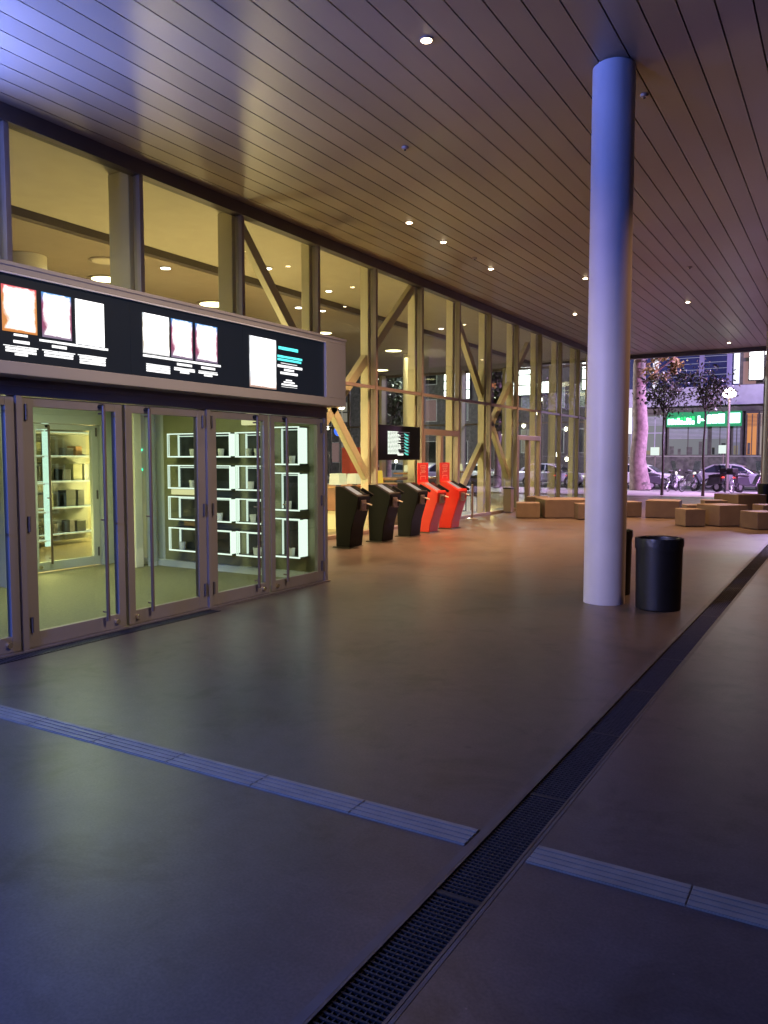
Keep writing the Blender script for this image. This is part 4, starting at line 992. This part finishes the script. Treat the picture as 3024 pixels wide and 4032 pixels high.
dup(s1, 'dark scooter with tall windscreen parked near the right edge', (-4.0, 40.1, 0), R(50))
dup(s1, 'dark scooter parked in front of the white car beside the plane tree', (-8.05, 40.9, 0), R(35))

def bicycle(lab):
    t = thing('bicycle', lab, 'bicycle', (0, 0, 0), group='bicycles parked along the kerb')
    for x_ in (-.52, .52):
        b = MB(); b.tube([(x_+.33*math.cos(a*math.pi/12), 0, .34+.33*math.sin(a*math.pi/12)) for a in range(25)], .02, 6, caps=False); wh = b.build('wheel', 'tyre', t, local=True)
        b = MB()
        for k_ in range(6):
            a = k_*math.pi/6; b.tube([(x_-.32*math.cos(a), 0, .34-.32*math.sin(a)), (x_+.32*math.cos(a), 0, .34+.32*math.sin(a))], .004, 4)
        b.build('spokes', 'rim', wh, local=True)
    b = MB(); P_ = dict(r=(-.52, 0, .34), bb=(-.06, 0, .30), st=(-.2, 0, .82), hd=(.36, 0, .80), hb=(.39, 0, .66), f=(.52, 0, .34))
    for a, c in (('r', 'bb'), ('r', 'st'), ('bb', 'st'), ('st', 'hd'), ('bb', 'hb'), ('hd', 'f')): b.tube([P_[a], P_[c]], .016, 7)
    b.build('frame', 'cardark', t, local=True)
    b = MB(); b.tube([(.36, 0, .80), (.34, 0, .96)], .013, 7); b.tube([(.22, -.27, 1.0), (.36, -.12, .97), (.36, .12, .97), (.22, .27, 1.0)], .012, 7); b.build('handlebar', 'rim', t, local=True)
    b = MB(); b.prism([(-.34, .88), (-.08, .89), (-.08, .92), (-.34, .94)], 'y', -.07, .07); b.tube([(-.2, 0, .8), (-.21, 0, .88)], .014, 7); b.build('saddle', 'black', t, bevel=.01, local=True)
    return t
k1 = bicycle('dark bicycle leaning by the kerb left of the second thin tree'); k1.location = (-6.6, 39.4, 0); k1.rotation_euler = (R(6), 0, R(70))
for x, y, rz, lab in [(-7.35, 39.6, 80, 'dark bicycle parked by the kerb just right of the plane tree'), (-5.0, 39.5, 100, 'dark bicycle parked between the two scooters'), (-4.45, 39.2, 75, 'dark bicycle parked left of the slim dark post'), (-3.3, 39.4, 95, 'dark bicycle parked by the kerb at the right edge'),
                      (-12.5, 38.6, 60, 'dark bicycle seen through the far glazing next to the column'), (-16.5, 38.4, 20, 'dark bicycle seen through the lobby behind the stone blocks')]:
    dup(k1, lab, (x, y, 0), R(rz))

# ------------------------------------------------------------------ light
w = bpy.data.worlds.new('World'); sc.world = w; w.use_nodes = True
N, L = w.node_tree.nodes, w.node_tree.links
bg = N['Background']; sky = N.new('ShaderNodeTexSky'); sky.sky_type = 'NISHITA'; sky.sun_disc = False
sky.sun_elevation = R(-5.5); sky.sun_rotation = R(200)
L.new(sky.outputs['Color'], bg.inputs['Color']); bg.inputs['Strength'].default_value = .15

BLUE = (.16, .24, 1)
# magenta street flood outside to the right
def spot(name, loc, target, e, col, deg, r=.1, blend=.6):
    l = bpy.data.lights.new(name, 'SPOT'); l.energy = e; l.color = col; l.spot_size = R(deg); l.spot_blend = blend; l.shadow_soft_size = r
    o = bpy.data.objects.new(name, l); COL.objects.link(o); o.location = loc
    o.rotation_euler = (Vector(target)-Vector(loc)).to_track_quat('-Z', 'Y').to_euler(); return o
spot('street_flood', (3.5, 36.2, 5.6), (-9, 42, 2.5), 13000, (.82, .42, 1), 80)
spot('blue_flood', (-8.35, 3.8, 4.95), (-7.75, 4.5, 5.8), 2500, (.15, .24, 1), 100, .08, .8)
point('blue_header_fill', (-8.45, 4.2, 5.25), 120, (.14, .24, 1), .05)  # unseen extra lamp, added to turn the left head beam blue
spot('blue_column_fill', (-8.3, 2.6, 4.5), (-2.33, 8.78, 4.6), 760, (.16, .22, 1), 42, .1, 1)  # unseen spot added to colour the upper column blue
spot('pale_column_fill', (-5.3, 1.7, 2.5), (-2.33, 8.78, 1.3), 880, (1, .82, .92), 40, .1, 1)  # fill added off frame to lift the lower column, no real lamp
spot('door_fill_light', (.6, 4.4, 5.72), (-5.88, 5.9, 2.0), 1500, (1, .80, .64), 56, .06, 1)  # unseen fill aimed at doors and marquee, added to brighten them
for y_, e_ in ((9.6, 420), (13.0, 1100), (18.0, 1100)): spot('unseen_downlight', (-.8, y_, 5.74), (-.8, y_, 0), e_, (1, .50, .26), 98, .05, 1)  # unseen downlights added to warm the floor on the right
point('blue_floor_fill', (-5.1, -.4, 2.5), 1350, (.09, .19, 1), .2)  # unseen blue fill, added to tint the near floor
point('street_glow', (1.5, 36.5, 3.0), 150, (.95, .45, .85), .05)
point('street_flood_far', (-1, 43, 8.5), 9000, (.66, .52, 1), .1)
point('street_flood_left', (-22, 42.5, 8.5), 8000, (.85, .88, .80), .1)
sc.view_settings.view_transform = 'Standard'; sc.view_settings.look = 'None'
sc.view_settings.exposure = -.12; sc.view_settings.gamma = 1
sc.render.engine = 'CYCLES'
sc.cycles.use_denoising = True
sc.cycles.max_bounces = 8; sc.cycles.transparent_max_bounces = 24
sc.cycles.sample_clamp_indirect = 6; sc.cycles.blur_glossy = .3
sc.cycles.caustics_reflective = False; sc.cycles.caustics_refractive = False
